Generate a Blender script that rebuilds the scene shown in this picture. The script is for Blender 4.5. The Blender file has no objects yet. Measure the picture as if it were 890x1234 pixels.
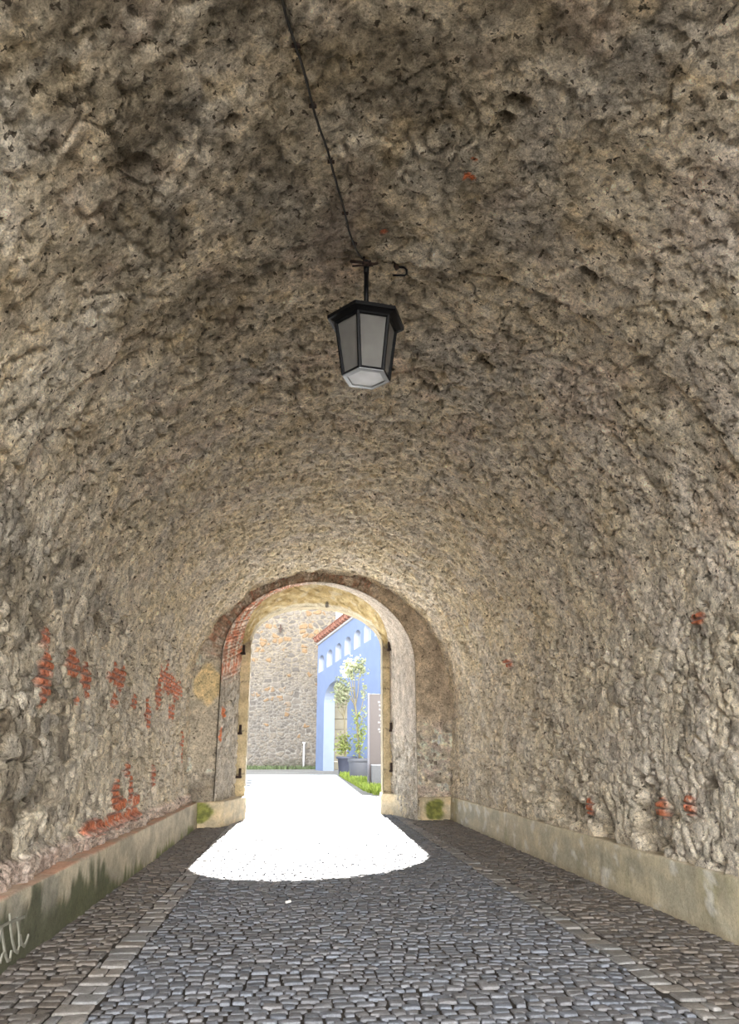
import bpy, bmesh, math, random
import numpy as np
from math import pi, sin, cos, tan, radians, sqrt, hypot
from mathutils import Vector, Matrix

SC = bpy.context.scene
COL = SC.collection
rng = np.random.default_rng(7)
random.seed(7)

# ------------------------------------------------------------------ noise
def _hash(ix, iy, iz, seed):
    x = (ix.astype(np.int64) * 374761393 + iy.astype(np.int64) * 668265263 + iz * 2147483647 + seed * 974711) & 0xFFFFFFFF
    x = ((x ^ (x >> 13)) * 1274126177) & 0xFFFFFFFF
    x = ((x ^ (x >> 16)) * 2246822519) & 0xFFFFFFFF
    return x ^ (x >> 15)

def rnd(ix, iy, seed):
    return (_hash(ix, iy, 0, seed) & 0xFFFF) / 65535.0

def perlin(x, y, seed=0):
    xi = np.floor(x); yi = np.floor(y)
    fx = x - xi; fy = y - yi
    xi = xi.astype(np.int64); yi = yi.astype(np.int64)
    u = fx * fx * fx * (fx * (fx * 6 - 15) + 10)
    v = fy * fy * fy * (fy * (fy * 6 - 15) + 10)
    def g(ax, ay):
        a = rnd(xi + ax, yi + ay, seed) * 2 * pi
        return np.cos(a) * (fx - ax) + np.sin(a) * (fy - ay)
    a = g(0, 0); b = g(1, 0); c = g(0, 1); d = g(1, 1)
    return ((a + (b - a) * u) * (1 - v) + (c + (d - c) * u) * v) * 1.5

def fbm(x, y, seed=0, octv=4, gain=.5):
    s = 0; a = 1; t = 0
    for i in range(octv):
        s = s + a * perlin(x * 2 ** i + 17.3 * i, y * 2 ** i - 9.1 * i, seed + i); t += a; a *= gain
    return s / t

def ridged(x, y, seed=0, octv=3):
    s = 0; a = 1; t = 0
    for i in range(octv):
        s = s + a * (1 - 2 * np.abs(perlin(x * 2 ** i + 5.3 * i, y * 2 ** i + 3.7 * i, seed + i))); t += a; a *= .5
    return s / t

def voro(x, y, seed=0, jit=.85):
    xi = np.floor(x).astype(np.int64); yi = np.floor(y).astype(np.int64)
    f1 = np.full(x.shape, 9.); f2 = np.full(x.shape, 9.); ident = np.zeros(x.shape)
    for a in (-1, 0, 1):
        for b in (-1, 0, 1):
            cx = xi + a; cy = yi + b
            px = cx + .5 + jit * (rnd(cx, cy, seed) - .5); py = cy + .5 + jit * (rnd(cx, cy, seed + 77) - .5)
            d = np.hypot(px - x, py - y)
            near = d < f1
            f2 = np.where(near, f1, np.minimum(f2, d))
            ident = np.where(near, rnd(cx, cy, seed + 155), ident)
            f1 = np.where(near, d, f1)
    return f1, f2, ident

def ss(a, b, x):
    t = np.clip((x - a) / (b - a), 0, 1)
    return t * t * (3 - 2 * t)

def srgb(r, g, b):
    f = lambda c: (c / 255 / 12.92) if c / 255 <= .04045 else ((c / 255 + .055) / 1.055) ** 2.4
    return np.array([f(r), f(g), f(b)])

def mixc(a, b, t):
    return a + (b - a) * t[..., None]

# ------------------------------------------------------------------ objects
def link(o, parent=None):
    COL.objects.link(o)
    if parent is not None:
        o.parent = parent
    return o

def tag(o, label=None, cat=None, group=None, kind=None):
    if label: o['label'] = label
    if cat: o['category'] = cat
    if group: o['group'] = group
    if kind: o['kind'] = kind
    return o

def empty(name, loc, label, cat, group=None, rz=0):
    o = bpy.data.objects.new(name, None)
    o.location = loc; o.rotation_euler = (0, 0, rz); o.empty_display_size = .2
    link(o)
    return tag(o, label, cat, group)

def mesh_obj(name, verts, faces, mat, parent=None, cols=None, smooth=False, kind=None):
    me = bpy.data.meshes.new(name)
    verts = np.asarray(verts, dtype=np.float32)
    if isinstance(faces, np.ndarray):
        n, k = faces.shape
        me.vertices.add(len(verts)); me.vertices.foreach_set('co', verts.ravel())
        me.loops.add(n * k); me.loops.foreach_set('vertex_index', faces.astype(np.int32).ravel())
        me.polygons.add(n); me.polygons.foreach_set('loop_start', np.arange(0, n * k, k, dtype=np.int32))
        me.polygons.foreach_set('loop_total', np.full(n, k, dtype=np.int32))
        me.update(calc_edges=True)
    else:
        me.from_pydata([tuple(v) for v in verts.tolist()], [], faces)
    if cols is not None:
        at = me.attributes.new('Col', 'FLOAT_COLOR', 'POINT')
        c = np.ones((len(verts), 4), dtype=np.float32); c[:, :3] = np.asarray(cols).reshape(-1, 3)
        at.data.foreach_set('color', c.ravel())
    if smooth:
        me.polygons.foreach_set('use_smooth', np.ones(len(me.polygons), dtype=bool))
    me.validate()
    me.materials.append(mat)
    o = bpy.data.objects.new(name, me)
    link(o, parent)
    if kind: o['kind'] = kind
    return o

def grid_normals(P):
    du = np.gradient(P, axis=0); dv = np.gradient(P, axis=1)
    n = np.cross(du, dv)
    return n / np.maximum(np.linalg.norm(n, axis=2, keepdims=True), 1e-9)

def grid_obj(name, P, mat, cols=None, parent=None, kind=None, smooth=True, flip=False):
    n, m, _ = P.shape
    i = np.arange(n * m).reshape(n, m)
    q = [i[:-1, :-1], i[1:, :-1], i[1:, 1:], i[:-1, 1:]]
    if flip: q = q[::-1]
    f = np.stack(q, -1).reshape(-1, 4)
    return mesh_obj(name, P.reshape(-1, 3), f, mat, parent, cols, smooth, kind)

class MB:
    """collects shapes into one mesh"""
    def __init__(s): s.v = []; s.f = []
    def add(s, v, f):
        o = len(s.v); s.v += [tuple(p) for p in v]; s.f += [tuple(i + o for i in q) for q in f]
    def box(s, c, d, rot=None):
        x, y, z = d[0] / 2, d[1] / 2, d[2] / 2
        vs = [Vector((a * x, b * y, e * z)) for a in (-1, 1) for b in (-1, 1) for e in (-1, 1)]
        if rot is not None: vs = [rot @ v for v in vs]
        c = Vector(c)
        s.add([v + c for v in vs], [(0, 1, 3, 2), (4, 6, 7, 5), (0, 4, 5, 1), (2, 3, 7, 6), (0, 2, 6, 4), (1, 5, 7, 3)])
    def tube(s, pts, r, n=8, cap=True):
        pts = [Vector(p) for p in pts]; k = len(pts)
        rs = r if isinstance(r, (list, tuple)) else [r] * k
        vs = []; up = None
        for i, p in enumerate(pts):
            t = (pts[min(i + 1, k - 1)] - pts[max(i - 1, 0)]).normalized()
            if up is None:
                up = Vector((0, 0, 1)) if abs(t.z) < .9 else Vector((1, 0, 0))
            a = (up - t * up.dot(t)).normalized(); b = t.cross(a); up = a
            vs += [p + (a * cos(2 * pi * j / n) + b * sin(2 * pi * j / n)) * rs[i] for j in range(n)]
        fs = [(i * n + j, i * n + (j + 1) % n, (i + 1) * n + (j + 1) % n, (i + 1) * n + j) for i in range(k - 1) for j in range(n)]
        if cap: fs += [tuple(range(n))[::-1], tuple((k - 1) * n + j for j in range(n))]
        s.add(vs, fs)
    def lathe(s, prof, c, n=40, ang0=0.0, caps=False):
        k = len(prof); vs = []
        for r, z in prof:
            vs += [(c[0] + r * cos(ang0 + 2 * pi * j / n), c[1] + r * sin(ang0 + 2 * pi * j / n), c[2] + z) for j in range(n)]
        fs = [(i * n + j, i * n + (j + 1) % n, (i + 1) * n + (j + 1) % n, (i + 1) * n + j) for i in range(k - 1) for j in range(n)]
        if caps: fs += [tuple(range(n))[::-1], tuple((k - 1) * n + j for j in range(n))]
        s.add(vs, fs)
    def build(s, name, mat, parent=None, smooth=False, bevel=0, kind=None, cols=None):
        o = mesh_obj(name, s.v, s.f, mat, parent, cols, smooth, kind)
        bm = bmesh.new(); bm.from_mesh(o.data); bmesh.ops.recalc_face_normals(bm, faces=bm.faces); bm.to_mesh(o.data); bm.free()
        if bevel:
            m = o.modifiers.new('bevel', 'BEVEL'); m.width = bevel; m.segments = 2; m.limit_method = 'ANGLE'
        return o

# ------------------------------------------------------------------ materials
def newmat(name):
    m = bpy.data.materials.new(name); m.use_nodes = True
    nt = m.node_tree; b = nt.nodes['Principled BSDF']
    return m, nt, b

def N(nt, t, **kw):
    n = nt.nodes.new(t)
    for k, v in kw.items(): setattr(n, k, v)
    return n

def ramp(nt, stops):
    r = N(nt, 'ShaderNodeValToRGB')
    e = r.color_ramp.elements
    while len(e) < len(stops): e.new(.5)
    for i, (p, c) in enumerate(stops):
        e[i].position = p; e[i].color = (*c, 1) if not np.isscalar(c) else (c, c, c, 1)
    return r

def mult(nt, a, b, fac=1.0, mode='MULTIPLY'):
    m = N(nt, 'ShaderNodeMix', data_type='RGBA', blend_type=mode)
    m.inputs[0].default_value = fac
    nt.links.new(a, m.inputs[6]); nt.links.new(b, m.inputs[7])
    return m.outputs[2]

def masonry_mat(name, fine=1.0, bump=.5, rough=.9, pits=.5, scale=1.0, dist=.02, lo=.62, hi=1.3, gain=1.0):
    """albedo from the per-vertex stone colour, broken up by grain at three sizes and dark painted pits"""
    m, nt, b = newmat(name); L = nt.links.new
    at = N(nt, 'ShaderNodeAttribute', attribute_name='Col')
    tc = N(nt, 'ShaderNodeTexCoord')
    def noise(sc, det, rg=.6, dis=0.):
        n = N(nt, 'ShaderNodeTexNoise'); n.inputs['Scale'].default_value = sc * scale
        n.inputs['Detail'].default_value = det; n.inputs['Roughness'].default_value = rg
        n.inputs['Distortion'].default_value = dis
        L(tc.outputs['Object'], n.inputs['Vector']); return n.outputs['Fac']
    n1 = noise(6, 6, .65, .3); n2 = noise(26, 6, .7, .6); n3 = noise(85, 4, .7)
    r1 = ramp(nt, [(.32, 1 - (1 - lo) * fine), (.68, 1 + (hi - 1) * fine)]); L(n1, r1.inputs[0])
    r2 = ramp(nt, [(.34, 1 - (1 - lo) * 1.2 * fine), (.5, 1.0), (.68, 1 + (hi - 1) * 1.2 * fine)]); L(n2, r2.inputs[0])
    r3 = ramp(nt, [(.3, 1 - .42 * fine), (.7, 1 + .3 * fine)]); L(n3, r3.inputs[0])
    gn = N(nt, 'ShaderNodeVectorMath', operation='SCALE'); gn.inputs['Scale'].default_value = gain; L(at.outputs['Color'], gn.inputs[0])
    cl = N(nt, 'ShaderNodeVectorMath', operation='MINIMUM'); cl.inputs[1].default_value = (.82, .82, .82); L(gn.outputs[0], cl.inputs[0]); gn = cl
    c = mult(nt, gn.outputs[0], r1.outputs[0]); c = mult(nt, c, r2.outputs[0]); c = mult(nt, c, r3.outputs[0])
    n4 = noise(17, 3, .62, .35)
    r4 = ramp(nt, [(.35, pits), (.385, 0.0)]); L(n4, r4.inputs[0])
    n5 = noise(38, 5, .72, 1.5); r5 = ramp(nt, [(.57, 0.0), (.64, .5 * pits + .1)]); L(n5, r5.inputs[0])
    fl = N(nt, 'ShaderNodeMix', data_type='RGBA'); L(r5.outputs[0], fl.inputs[0]); L(c, fl.inputs[6]);
    lift = N(nt, 'ShaderNodeVectorMath', operation='SCALE'); lift.inputs['Scale'].default_value = 1.3; L(gn.outputs[0], lift.inputs[0]); L(lift.outputs[0], fl.inputs[7]); c = fl.outputs[2]
    pit_shade = N(nt, 'ShaderNodeMix', data_type='RGBA'); L(r4.outputs[0], pit_shade.inputs[0]); L(c, pit_shade.inputs[6])
    pit_shade.inputs[7].default_value = (*srgb(62, 53, 42), 1)  # shade of small pits painted as dark flecks in the colour
    L(pit_shade.outputs[2], b.inputs['Base Color'])
    b.inputs['Roughness'].default_value = rough
    b.inputs['Specular IOR Level'].default_value = .25
    if bump:
        a1 = N(nt, 'ShaderNodeMath', operation='ADD'); L(n2, a1.inputs[0])
        s3 = N(nt, 'ShaderNodeMath', operation='MULTIPLY'); s3.inputs[1].default_value = .45; L(n3, s3.inputs[0]); L(s3.outputs[0], a1.inputs[1])
        bp = N(nt, 'ShaderNodeBump'); bp.inputs['Strength'].default_value = bump; bp.inputs['Distance'].default_value = dist
        L(a1.outputs[0], bp.inputs['Height']); L(bp.outputs['Normal'], b.inputs['Normal'])
    return m

def flat_mat(name, col, rough=.6, metal=0., var=.12, scale=8., spec=.4, bump=0.):
    m, nt, b = newmat(name); L = nt.links.new
    tc = N(nt, 'ShaderNodeTexCoord'); n = N(nt, 'ShaderNodeTexNoise')
    n.inputs['Scale'].default_value = scale; n.inputs['Detail'].default_value = 5
    L(tc.outputs['Object'], n.inputs['Vector'])
    col = np.array(col)
    r = ramp(nt, [(.3, tuple(col * (1 - var))), (.7, tuple(np.minimum(col * (1 + var), 1)))]); L(n.outputs['Fac'], r.inputs[0])
    L(r.outputs[0], b.inputs['Base Color'])
    b.inputs['Roughness'].default_value = rough; b.inputs['Metallic'].default_value = metal
    b.inputs['Specular IOR Level'].default_value = spec
    if bump:
        bp = N(nt, 'ShaderNodeBump'); bp.inputs['Strength'].default_value = bump; bp.inputs['Distance'].default_value = .01
        L(n.outputs['Fac'], bp.inputs['Height']); L(bp.outputs['Normal'], b.inputs['Normal'])
    return m

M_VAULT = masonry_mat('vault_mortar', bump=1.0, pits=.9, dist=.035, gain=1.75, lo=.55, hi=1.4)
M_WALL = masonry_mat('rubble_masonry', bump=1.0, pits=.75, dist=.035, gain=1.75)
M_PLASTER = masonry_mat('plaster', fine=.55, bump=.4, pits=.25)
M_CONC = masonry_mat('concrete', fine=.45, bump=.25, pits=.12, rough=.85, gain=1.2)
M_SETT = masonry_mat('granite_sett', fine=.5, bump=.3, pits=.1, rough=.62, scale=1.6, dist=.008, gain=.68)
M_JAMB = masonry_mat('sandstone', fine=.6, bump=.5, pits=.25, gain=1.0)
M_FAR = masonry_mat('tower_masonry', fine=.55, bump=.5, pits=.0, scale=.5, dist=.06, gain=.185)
M_BLACK = flat_mat('black_paint', (.005, .005, .006), .5, 0, .2, 20, .2)
M_SETT.node_tree.nodes['Principled BSDF'].inputs['Specular IOR Level'].default_value = .08
M_IRON = flat_mat('rusty_iron', srgb(52, 38, 32), .8, .2, .35, 30)
M_CABLE = flat_mat('cable_rubber', srgb(38, 36, 34), .6, 0, .1)

# ------------------------------------------------------------------ tunnel shell
CX, AX, Z0, BZ = .70, 3.10, 2.65, 3.07          # the vault: a near-round arch, springing at 2.65 m
YM, YE = -3.0, 20.0                             # mouth (behind the lens) and far end
def front(X): return 17.6 + .27 * (X + 2.0)     # the gate wall stands slightly askew
ARC = pi * sqrt((AX * AX + BZ * BZ) / 2)
WL = Z0 - .30
S_TOT = WL * 2 + ARC
def profile(s):
    """arc length -> point (X, Z) and inward normal of the bare tunnel section, from left foot over the crown to right foot"""
    s = np.asarray(s, float)
    th = pi - (s - WL) / ARC * pi
    X = CX + AX * np.cos(th); Z = Z0 + BZ * np.sin(th)
    nx = -np.cos(th) / AX; nz = -np.sin(th) / BZ
    l = s < WL; r = s > WL + ARC
    lean = .10
    X = np.where(l, CX - AX + lean * (1 - s / WL), X); Z = np.where(l, .30 + s, Z)
    X = np.where(r, CX + AX - lean * (s - WL - ARC) / WL, X); Z = np.where(r, Z0 - (s - WL - ARC), Z)
    nx = np.where(l, 1, np.where(r, -1, nx)); nz = np.where(l | r, 0, nz)
    k = np.hypot(nx, nz)
    return X, Z, nx / k, nz / k

def bricks(a, z, ln=.27, ht=.085, seed=3):
    """running bond: returns body mask and a random value per brick"""
    row = np.floor(z / ht).astype(np.int64)
    aa = a / ln + .5 * (row % 2)
    cell = np.floor(aa).astype(np.int64)
    fa = aa - cell; fz = z / ht - row
    e = np.minimum(np.minimum(fa, 1 - fa) * ln, np.minimum(fz, 1 - fz) * ht)
    return ss(.004, .014, e), rnd(cell, row, seed)

def blobs(a, z, lst, seed, wob=.35):
    """union of ragged elliptical patches (centre a, z, radii)"""
    n = fbm(a / .35, z / .35, seed, 4)
    m = np.zeros(a.shape)
    for ca, cz, ra, rz in lst:
        d = np.hypot((a - ca) / ra, (z - cz) / rz)
        m = np.maximum(m, ss(1.12, .88, d + wob * 1.6 * n))
    return m

SAND, GREY, DARK = srgb(178, 166, 145), srgb(162, 155, 144), srgb(112, 103, 90)
PALE, WARM, PINK = srgb(206, 197, 181), srgb(184, 166, 134), srgb(176, 156, 146)
BRICK, BRICK2 = srgb(186, 108, 72), srgb(164, 98, 72)

def rubble(a, z, seed, big=1.0, cover=.5, amp=1.0):
    """coursed rubble with mortar: a along the wall, z up it. returns height (m) and albedo"""
    wx = a + .07 * fbm(a / .3, z / .3, seed + 1, 3); wz = z + .06 * fbm(a / .3 + 9, z / .3, seed + 2, 3)
    size = 1.0
    f1, f2, idn = voro(wx / (.34 * big), wz / (.24 * big), seed + 3)
    edge = (f2 - f1)
    body = ss(.03, .20, edge)
    g1, g2, id2 = voro(wx / (.14 * big), wz / (.11 * big), seed + 4)
    sm = ss(.03, .24, g2 - g1)
    pick = ss(-.12, .12, fbm(a / .8, z / .8, seed + 5, 3))
    hst = body * (.030 + .026 * idn) * pick + sm * (.018 + .02 * id2) * (1 - pick)
    idm = np.where(pick > .5, idn, id2)
    mort = ss(cover - .55, cover - .25, .5 + .8 * fbm(a / .7, z / .6, seed + 6, 4)) * 0 + ss(.02, .22, fbm(a / .7, z / .6, seed + 6, 4) + (cover - .5))
    plate = .035 + .012 * fbm(a / .12, z / .12, seed + 7, 3)
    h = hst * (1 - mort) + np.maximum(plate, hst * .8) * mort
    h = h + .03 * fbm(a / .9, z / .9, seed + 8, 3) + .011 * fbm(a / .11, z / .09, seed + 9, 4) + .005 * ridged(a / .07, z / .05, seed + 10, 2)
    pit = np.maximum(0, fbm(a / .16, z / .13, seed + 11, 3) - .22)
    h = h - np.minimum(pit * .45, .06)
    bodyc = np.maximum(body * pick, sm * (1 - pick))
    t = idm
    stone = mixc(mixc(DARK, GREY, ss(.0, .5, t)), mixc(SAND, PALE, ss(.7, 1, t)), ss(.35, .8, t))
    mortc = mixc(SAND * .92, PALE * .9, ss(-.3, .4, fbm(a / .5, z / .5, seed + 12, 4)))
    c = mixc(mortc, stone, np.clip(bodyc * (1 - .75 * mort), 0, 1))
    c = c * (1 + .35 * fbm(a / .25, z / .2, seed + 13, 4))[..., None]
    return h * amp, c

def roughcast(a, s, seed):
    """the vault: stone skim and torn mortar, flaked in plates"""
    h = .06 * fbm(a / 1.3, s / 1.3, seed, 3)
    p = fbm(a / .55, s / .5, seed + 1, 4)
    h = h + .022 * ss(-.02, .02, p) + .018 * ss(.14, .17, p) - .02 * ss(-.24, -.27, p)
    h = h + .013 * fbm(a / .17, s / .13, seed + 2, 4) + .006 * ridged(a / .10, s / .06, seed + 3, 3)
    g1, g2, idn = voro((a + .04 * fbm(a / .2, s / .2, seed + 4, 2)) / .20, s / .13, seed + 5)
    k = ss(-.05, .2, fbm(a / 1.3, s / 1.0, seed + 6, 3))
    h = h + k * ss(.0, .3, g2 - g1) * (.006 + .018 * idn)
    pit = np.maximum(0, fbm(a / .14, s / .10, seed + 7, 3) - .20)
    h = h - np.minimum(pit * .55, .06)
    t = fbm(a / 1.6, s / 1.3, seed + 8, 4)
    c = mixc(np.broadcast_to(SAND, a.shape + (3,)), PALE, ss(.0, .5, t)); c = mixc(c, GREY * .95, ss(.05, -.45, t))
    u = fbm(a / .5, s / .45, seed + 9, 4)
    c = mixc(c, WARM * .9, .6 * ss(.1, .4, u)); c = mixc(c, PINK, .35 * ss(.1, .4, fbm(a / .9, s / .9, seed + 10, 3)))
    c = mixc(c, DARK, .55 * ss(.12, .42, fbm(a / .35, s / .3, seed + 11, 4)))
    c = mixc(c, PALE * 1.1, .6 * ss(.12, .4, fbm(a / .22, s / .16, seed + 12, 4)))
    c = c * (1 + .30 * (idn - .5) * k + .36 * fbm(a / .12, s / .09, seed + 13, 3))[..., None]
    # larger stones showing through the skim, parted by cracks
    wa = a + .16 * fbm(a / .45, s / .45, seed + 14, 4); ws = s + .16 * fbm(a / .45 + 7, s / .45, seed + 15, 4)
    e1, e2, ide = voro(wa / .62, ws / .42, seed + 16)
    mk = ss(.02, .20, fbm(a / 1.2, s / 1.1, seed + 17, 3))
    line = ss(.075, .015, e2 - e1) * mk
    h = h - .06 * line + .02 * mk * (ide - .5)
    c = c * (1 + .34 * (ide - .5) * mk)[..., None]
    return h, c

ys = [YM]
while ys[-1] < YE:
    ys.append(ys[-1] + (.05 if ys[-1] < 3.0 else .012 + .0015 * ys[-1]))
ys = np.array(ys)
ds = .016
nl = int(WL / ds); na = int(ARC / ds)
ssamp = np.concatenate([np.linspace(0, WL, nl, endpoint=False), np.linspace(WL, WL + ARC, na, endpoint=False), np.linspace(WL + ARC, S_TOT, nl + 1)])
S, Y = np.meshgrid(ssamp, ys, indexing='ij')
X0, Zp, nx, nz = profile(S)
hw, cw = rubble(Y, S, 100, 1.15, .50)
hv, cv = roughcast(Y, S, 300)
# how far the walls' rubble climbs before the vault's skim takes over
climb = .55 * fbm(Y / 1.5, S / 2.0, 41, 3)
wl = ss(WL + 1.25, WL + .35, S + climb)
wr = ss(S_TOT - WL - .75, S_TOT - WL + .05, S + .6 * climb)
wm = np.maximum(wl, wr)
hw = .04 + (hw - .04) * (1 + .9 * ss(8.5, 12.5, Y))
hv = hv * (.55 + .45 * ss(5, 9, Y))
D = hv * (1 - wm) + hw * wm
C = mixc(cv, cw, wm)
# large bare stones low on the near left wall
m = blobs(Y, Zp, [(7.6, 1.75, 1.1, .75), (6.3, 1.6, .6, .5)], 51, .3) * (S < WL)
hb, cb = rubble(Y * .75, S * .75, 160, 1.15, .12, 1.35)
D = D * (1 - m) + hb * m; C = mixc(C, cb, m)
# dark broken hollow near the foot of the right wall
m = blobs(Y, Zp, [(10.9, .78, .8, .22), (12.1, .95, .35, .22), (8.3, .85, .45, .4), (9.6, .62, .3, .2)], 53, .5) * (S > WL + ARC)
hb, cb = rubble(Y, S, 190, .9, .05, 1.4)
D = D * (1 - m) + (hb - .14) * m; C = mixc(C, cb * .9, m * .85)
m = blobs(Y, Zp, [(7.0, .75, .7, .25), (8.1, 1.2, .5, .4), (9.0, 1.0, .3, .3)], 54, .5) * (S > WL + ARC)
C = mixc(C, PALE * .92, m * .5)
# greyer, paler skim down the near right haunch, browner at the left
C = mixc(C, srgb(198, 188, 176), .7 * ss(.55, .85, (S - WL) / ARC) * ss(12, 5, Y) * ss(-.25, .3, fbm(Y / .8, S / .8, 61, 4)))
C = mixc(C, srgb(130, 112, 84), .35 * ss(.45, .15, (S - WL) / ARC) * ss(11, 5, Y) * ss(-.2, .4, fbm(Y / .9, S / .9, 63, 4)))
# darker stone, in patches, low on the near left
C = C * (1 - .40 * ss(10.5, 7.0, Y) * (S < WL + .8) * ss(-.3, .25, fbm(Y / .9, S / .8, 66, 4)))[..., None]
# older mortar over the nearer crown, its shade painted in as dark blotches
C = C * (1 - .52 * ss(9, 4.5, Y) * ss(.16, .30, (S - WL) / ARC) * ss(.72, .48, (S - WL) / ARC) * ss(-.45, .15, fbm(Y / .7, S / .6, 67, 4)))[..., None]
# far end: paler, warmer colour painted in for the daylight's brightness there
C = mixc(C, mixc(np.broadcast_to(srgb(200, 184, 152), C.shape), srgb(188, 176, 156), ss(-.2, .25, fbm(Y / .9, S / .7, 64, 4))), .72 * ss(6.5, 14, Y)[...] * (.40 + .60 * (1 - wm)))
# brickwork showing where the render has gone
def lay(patches, side, ln, ht, seed, depth=.0, thr=.3):
    global D, C
    m = blobs(Y, Zp, patches, seed, thr) * side
    b, r = bricks(Y + .01 * fbm(Y / .2, S / .2, seed, 2), Zp + .012 * fbm(Y / .4, S / .3, seed + 1, 2), ln, ht, seed)
    bc = mixc(np.broadcast_to(BRICK2, Y.shape + (3,)), BRICK, r); bc = bc * (.8 + .5 * rnd(np.floor(Y * 9).astype(np.int64), np.floor(Zp * 30).astype(np.int64), 5))[..., None]
    bc = mixc(np.broadcast_to(PINK * .8, Y.shape + (3,)), bc, b)
    # thin traces of mortar left on the bricks
    bc = mixc(bc, PALE * .8, .55 * ss(.12, .3, fbm(Y / .12, S / .1, seed + 3, 3)))
    C = mixc(C, bc, m); D = D * (1 - m) + (.055 * b + depth) * m
LEFT = (S < WL + .9); RIGHT = (S > WL + ARC - 1.2)
lay([(9.5, .69, .55, .09), (10.6, .69, .6, .10), (11.6, .69, .5, .10), (10.9, .86, .35, .10), (11.9, .86, .25, .09)], LEFT, .30, .155, 21, .01, .18)
lay([(10.6, 1.0, .22, .18), (11.5, 1.05, .12, .2), (11.3, 1.28, .15, .10), (13.3, 1.15, .18, .15)], LEFT, .24, .08, 22, .0, .45)
lay([(7.45, 2.25, .18, .28), (8.4, 2.40, .25, .12), (8.9, 2.3, .15, .18), (10.4, 2.42, .45, .14), (10.3, 2.15, .2, .14), (11.5, 2.2, .25, .12), (14.3, 2.75, .9, .2), (15.3, 2.65, .7, .18), (13.6, 2.4, .3, .2), (12.6, 2.1, .22, .25), (14.9, 2.2, .3, .15), (16.4, 1.6, .2, .25), (8.55, 2.02, .06, .07)], LEFT, .24, .08, 23, -.01, .75)
lay([(6.9, 2.72, .16, .05), (13.6, 3.02, .2, .09), (8.0, .98, .12, .10), (7.4, 1.03, .12, .10), (10.0, .83, .14, .1)], RIGHT, .24, .08, 24, .0, .4)
def spot(px, pz_s, ry, rs, col, dd):
    global D, C
    d = np.hypot((Y - px) / ry, (S - pz_s) / rs) + .45 * fbm(Y / .08, S / .08, 71, 3)
    m = ss(1.1, .9, d); C = mixc(C, np.broadcast_to(col, C.shape), m); D = D + dd * m
def s_at(X):  # arc length of the vault over X
    return WL + ARC * (1 - math.acos(max(-1, min(1, (X - CX) / AX))) / pi)
spot(4.62, s_at(1.17), .05, .05, BRICK * .9, -.015); spot(4.42, s_at(1.17), .018, .02, BRICK * .9, -.01)
spot(5.35, s_at(.60), .03, .03, BRICK2, -.01)
for _y, _x, _r in [(3.9, 1.35, .09), (4.05, 1.3, .07), (4.0, -.55, .06), (5.2, 2.3, .08), (4.1, -1.15, .1), (6.3, -.6, .07), (8.1, 1.45, .12), (7.2, 1.9, .1)]:
    spot(_y, s_at(_x), _r * .8, _r, DARK, -.10)
# a seam runs across the vault where two building campaigns meet: the nearer one hangs a little lower
seam = 5.82 + .10 * fbm(S / .8, S * 0 + 2, 81, 3) - .28 * np.clip((S - WL) / ARC - .5, 0, 1) * 2
up = (S > WL + 1.0) & (S < WL + ARC - 1.0)
D = D + .045 * ss(seam + .01, seam - .03, Y) * up
sg_ = ss(.045, .012, np.abs(Y - seam)) * up * ss(-.2, .1, fbm(S / .5, Y, 83, 3))
D = D - .08 * sg_
# the skim of the vault ends in a lip above the right wall
lip = WL + ARC - .42 + .05 * fbm(Y / .6, Y * 0, 85, 3)
far = ss(11.5, 13.5, Y)
D = D + .05 * far * ss(lip + .03, lip - .01, S) * ss(lip - 1.2, lip - .3, S)
# light ledge of stones along the foot of the left wall
foot = ss(.40, .34, S + .05 * fbm(Y / .3, S * 0, 87, 3)) * (S < WL)
f1, f2, idf = voro(Y / .22, S / .16, 88)
D = D + foot * (.05 + .06 * ss(0, .3, f2 - f1) * idf)
C = mixc(C, PINK * .95, .6 * foot)
C = C * np.minimum(1, .45 / np.maximum(C.max(-1, keepdims=True), .01))
C = np.clip(C, .02, .9)
kn = ss(.42, .24, np.minimum(S, S_TOT - S)) * (S > WL)
D = np.where(kn > 0, np.minimum(D, .09 * (1 - kn) + .03 + .05 * (1 - kn)), D)
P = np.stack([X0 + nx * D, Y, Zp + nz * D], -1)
iw, ia = nl, nl + na
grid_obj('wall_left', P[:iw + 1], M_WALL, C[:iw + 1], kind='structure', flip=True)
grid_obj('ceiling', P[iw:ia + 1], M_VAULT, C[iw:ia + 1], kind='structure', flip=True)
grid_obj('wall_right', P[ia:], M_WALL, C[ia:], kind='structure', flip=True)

# the body of the gatehouse around the vault: mouth ring, flanks and roof
def strip_between(name, rows, mat, col, kind='structure', parent=None):
    Pg = np.array(rows); c = np.broadcast_to(col, Pg.shape)
    return grid_obj(name, Pg, mat, c, parent, kind, smooth=False)
OUTL = [(-4.3, -.3), (-4.3, 7.6), (5.8, 7.6), (5.8, -.3)]
def outer_at(X, Z):
    """push a section point out to the block's outline, away from the middle of the section"""
    dx, dz = X - CX, max(Z - 1.0, .0)
    k = min((-4.3 - CX) / dx if dx < -1e-6 else 1e9, (5.8 - CX) / dx if dx > 1e-6 else 1e9, (7.6 - 1.0) / dz if dz > 1e-6 else 1e9)
    return (CX + dx * k, 1.0 + dz * k) if Z > 1.0 else ((-4.3 if dx < 0 else 5.8), Z)
sr = np.concatenate([[-.4], np.linspace(0, S_TOT, 120), [S_TOT + .4]])
inner = []; outer = []
for s in sr:
    x, z, _, _ = profile(np.clip(s, 0, S_TOT)); x = float(x); z = float(z)
    if s < 0 or s > S_TOT: z = -.2
    inner.append((x, YM, z)); ox, oz = outer_at(x, z); outer.append((ox, YM, oz))
o_far = [(x, front(x) + 2.45, z) for x, _, z in outer]
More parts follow.
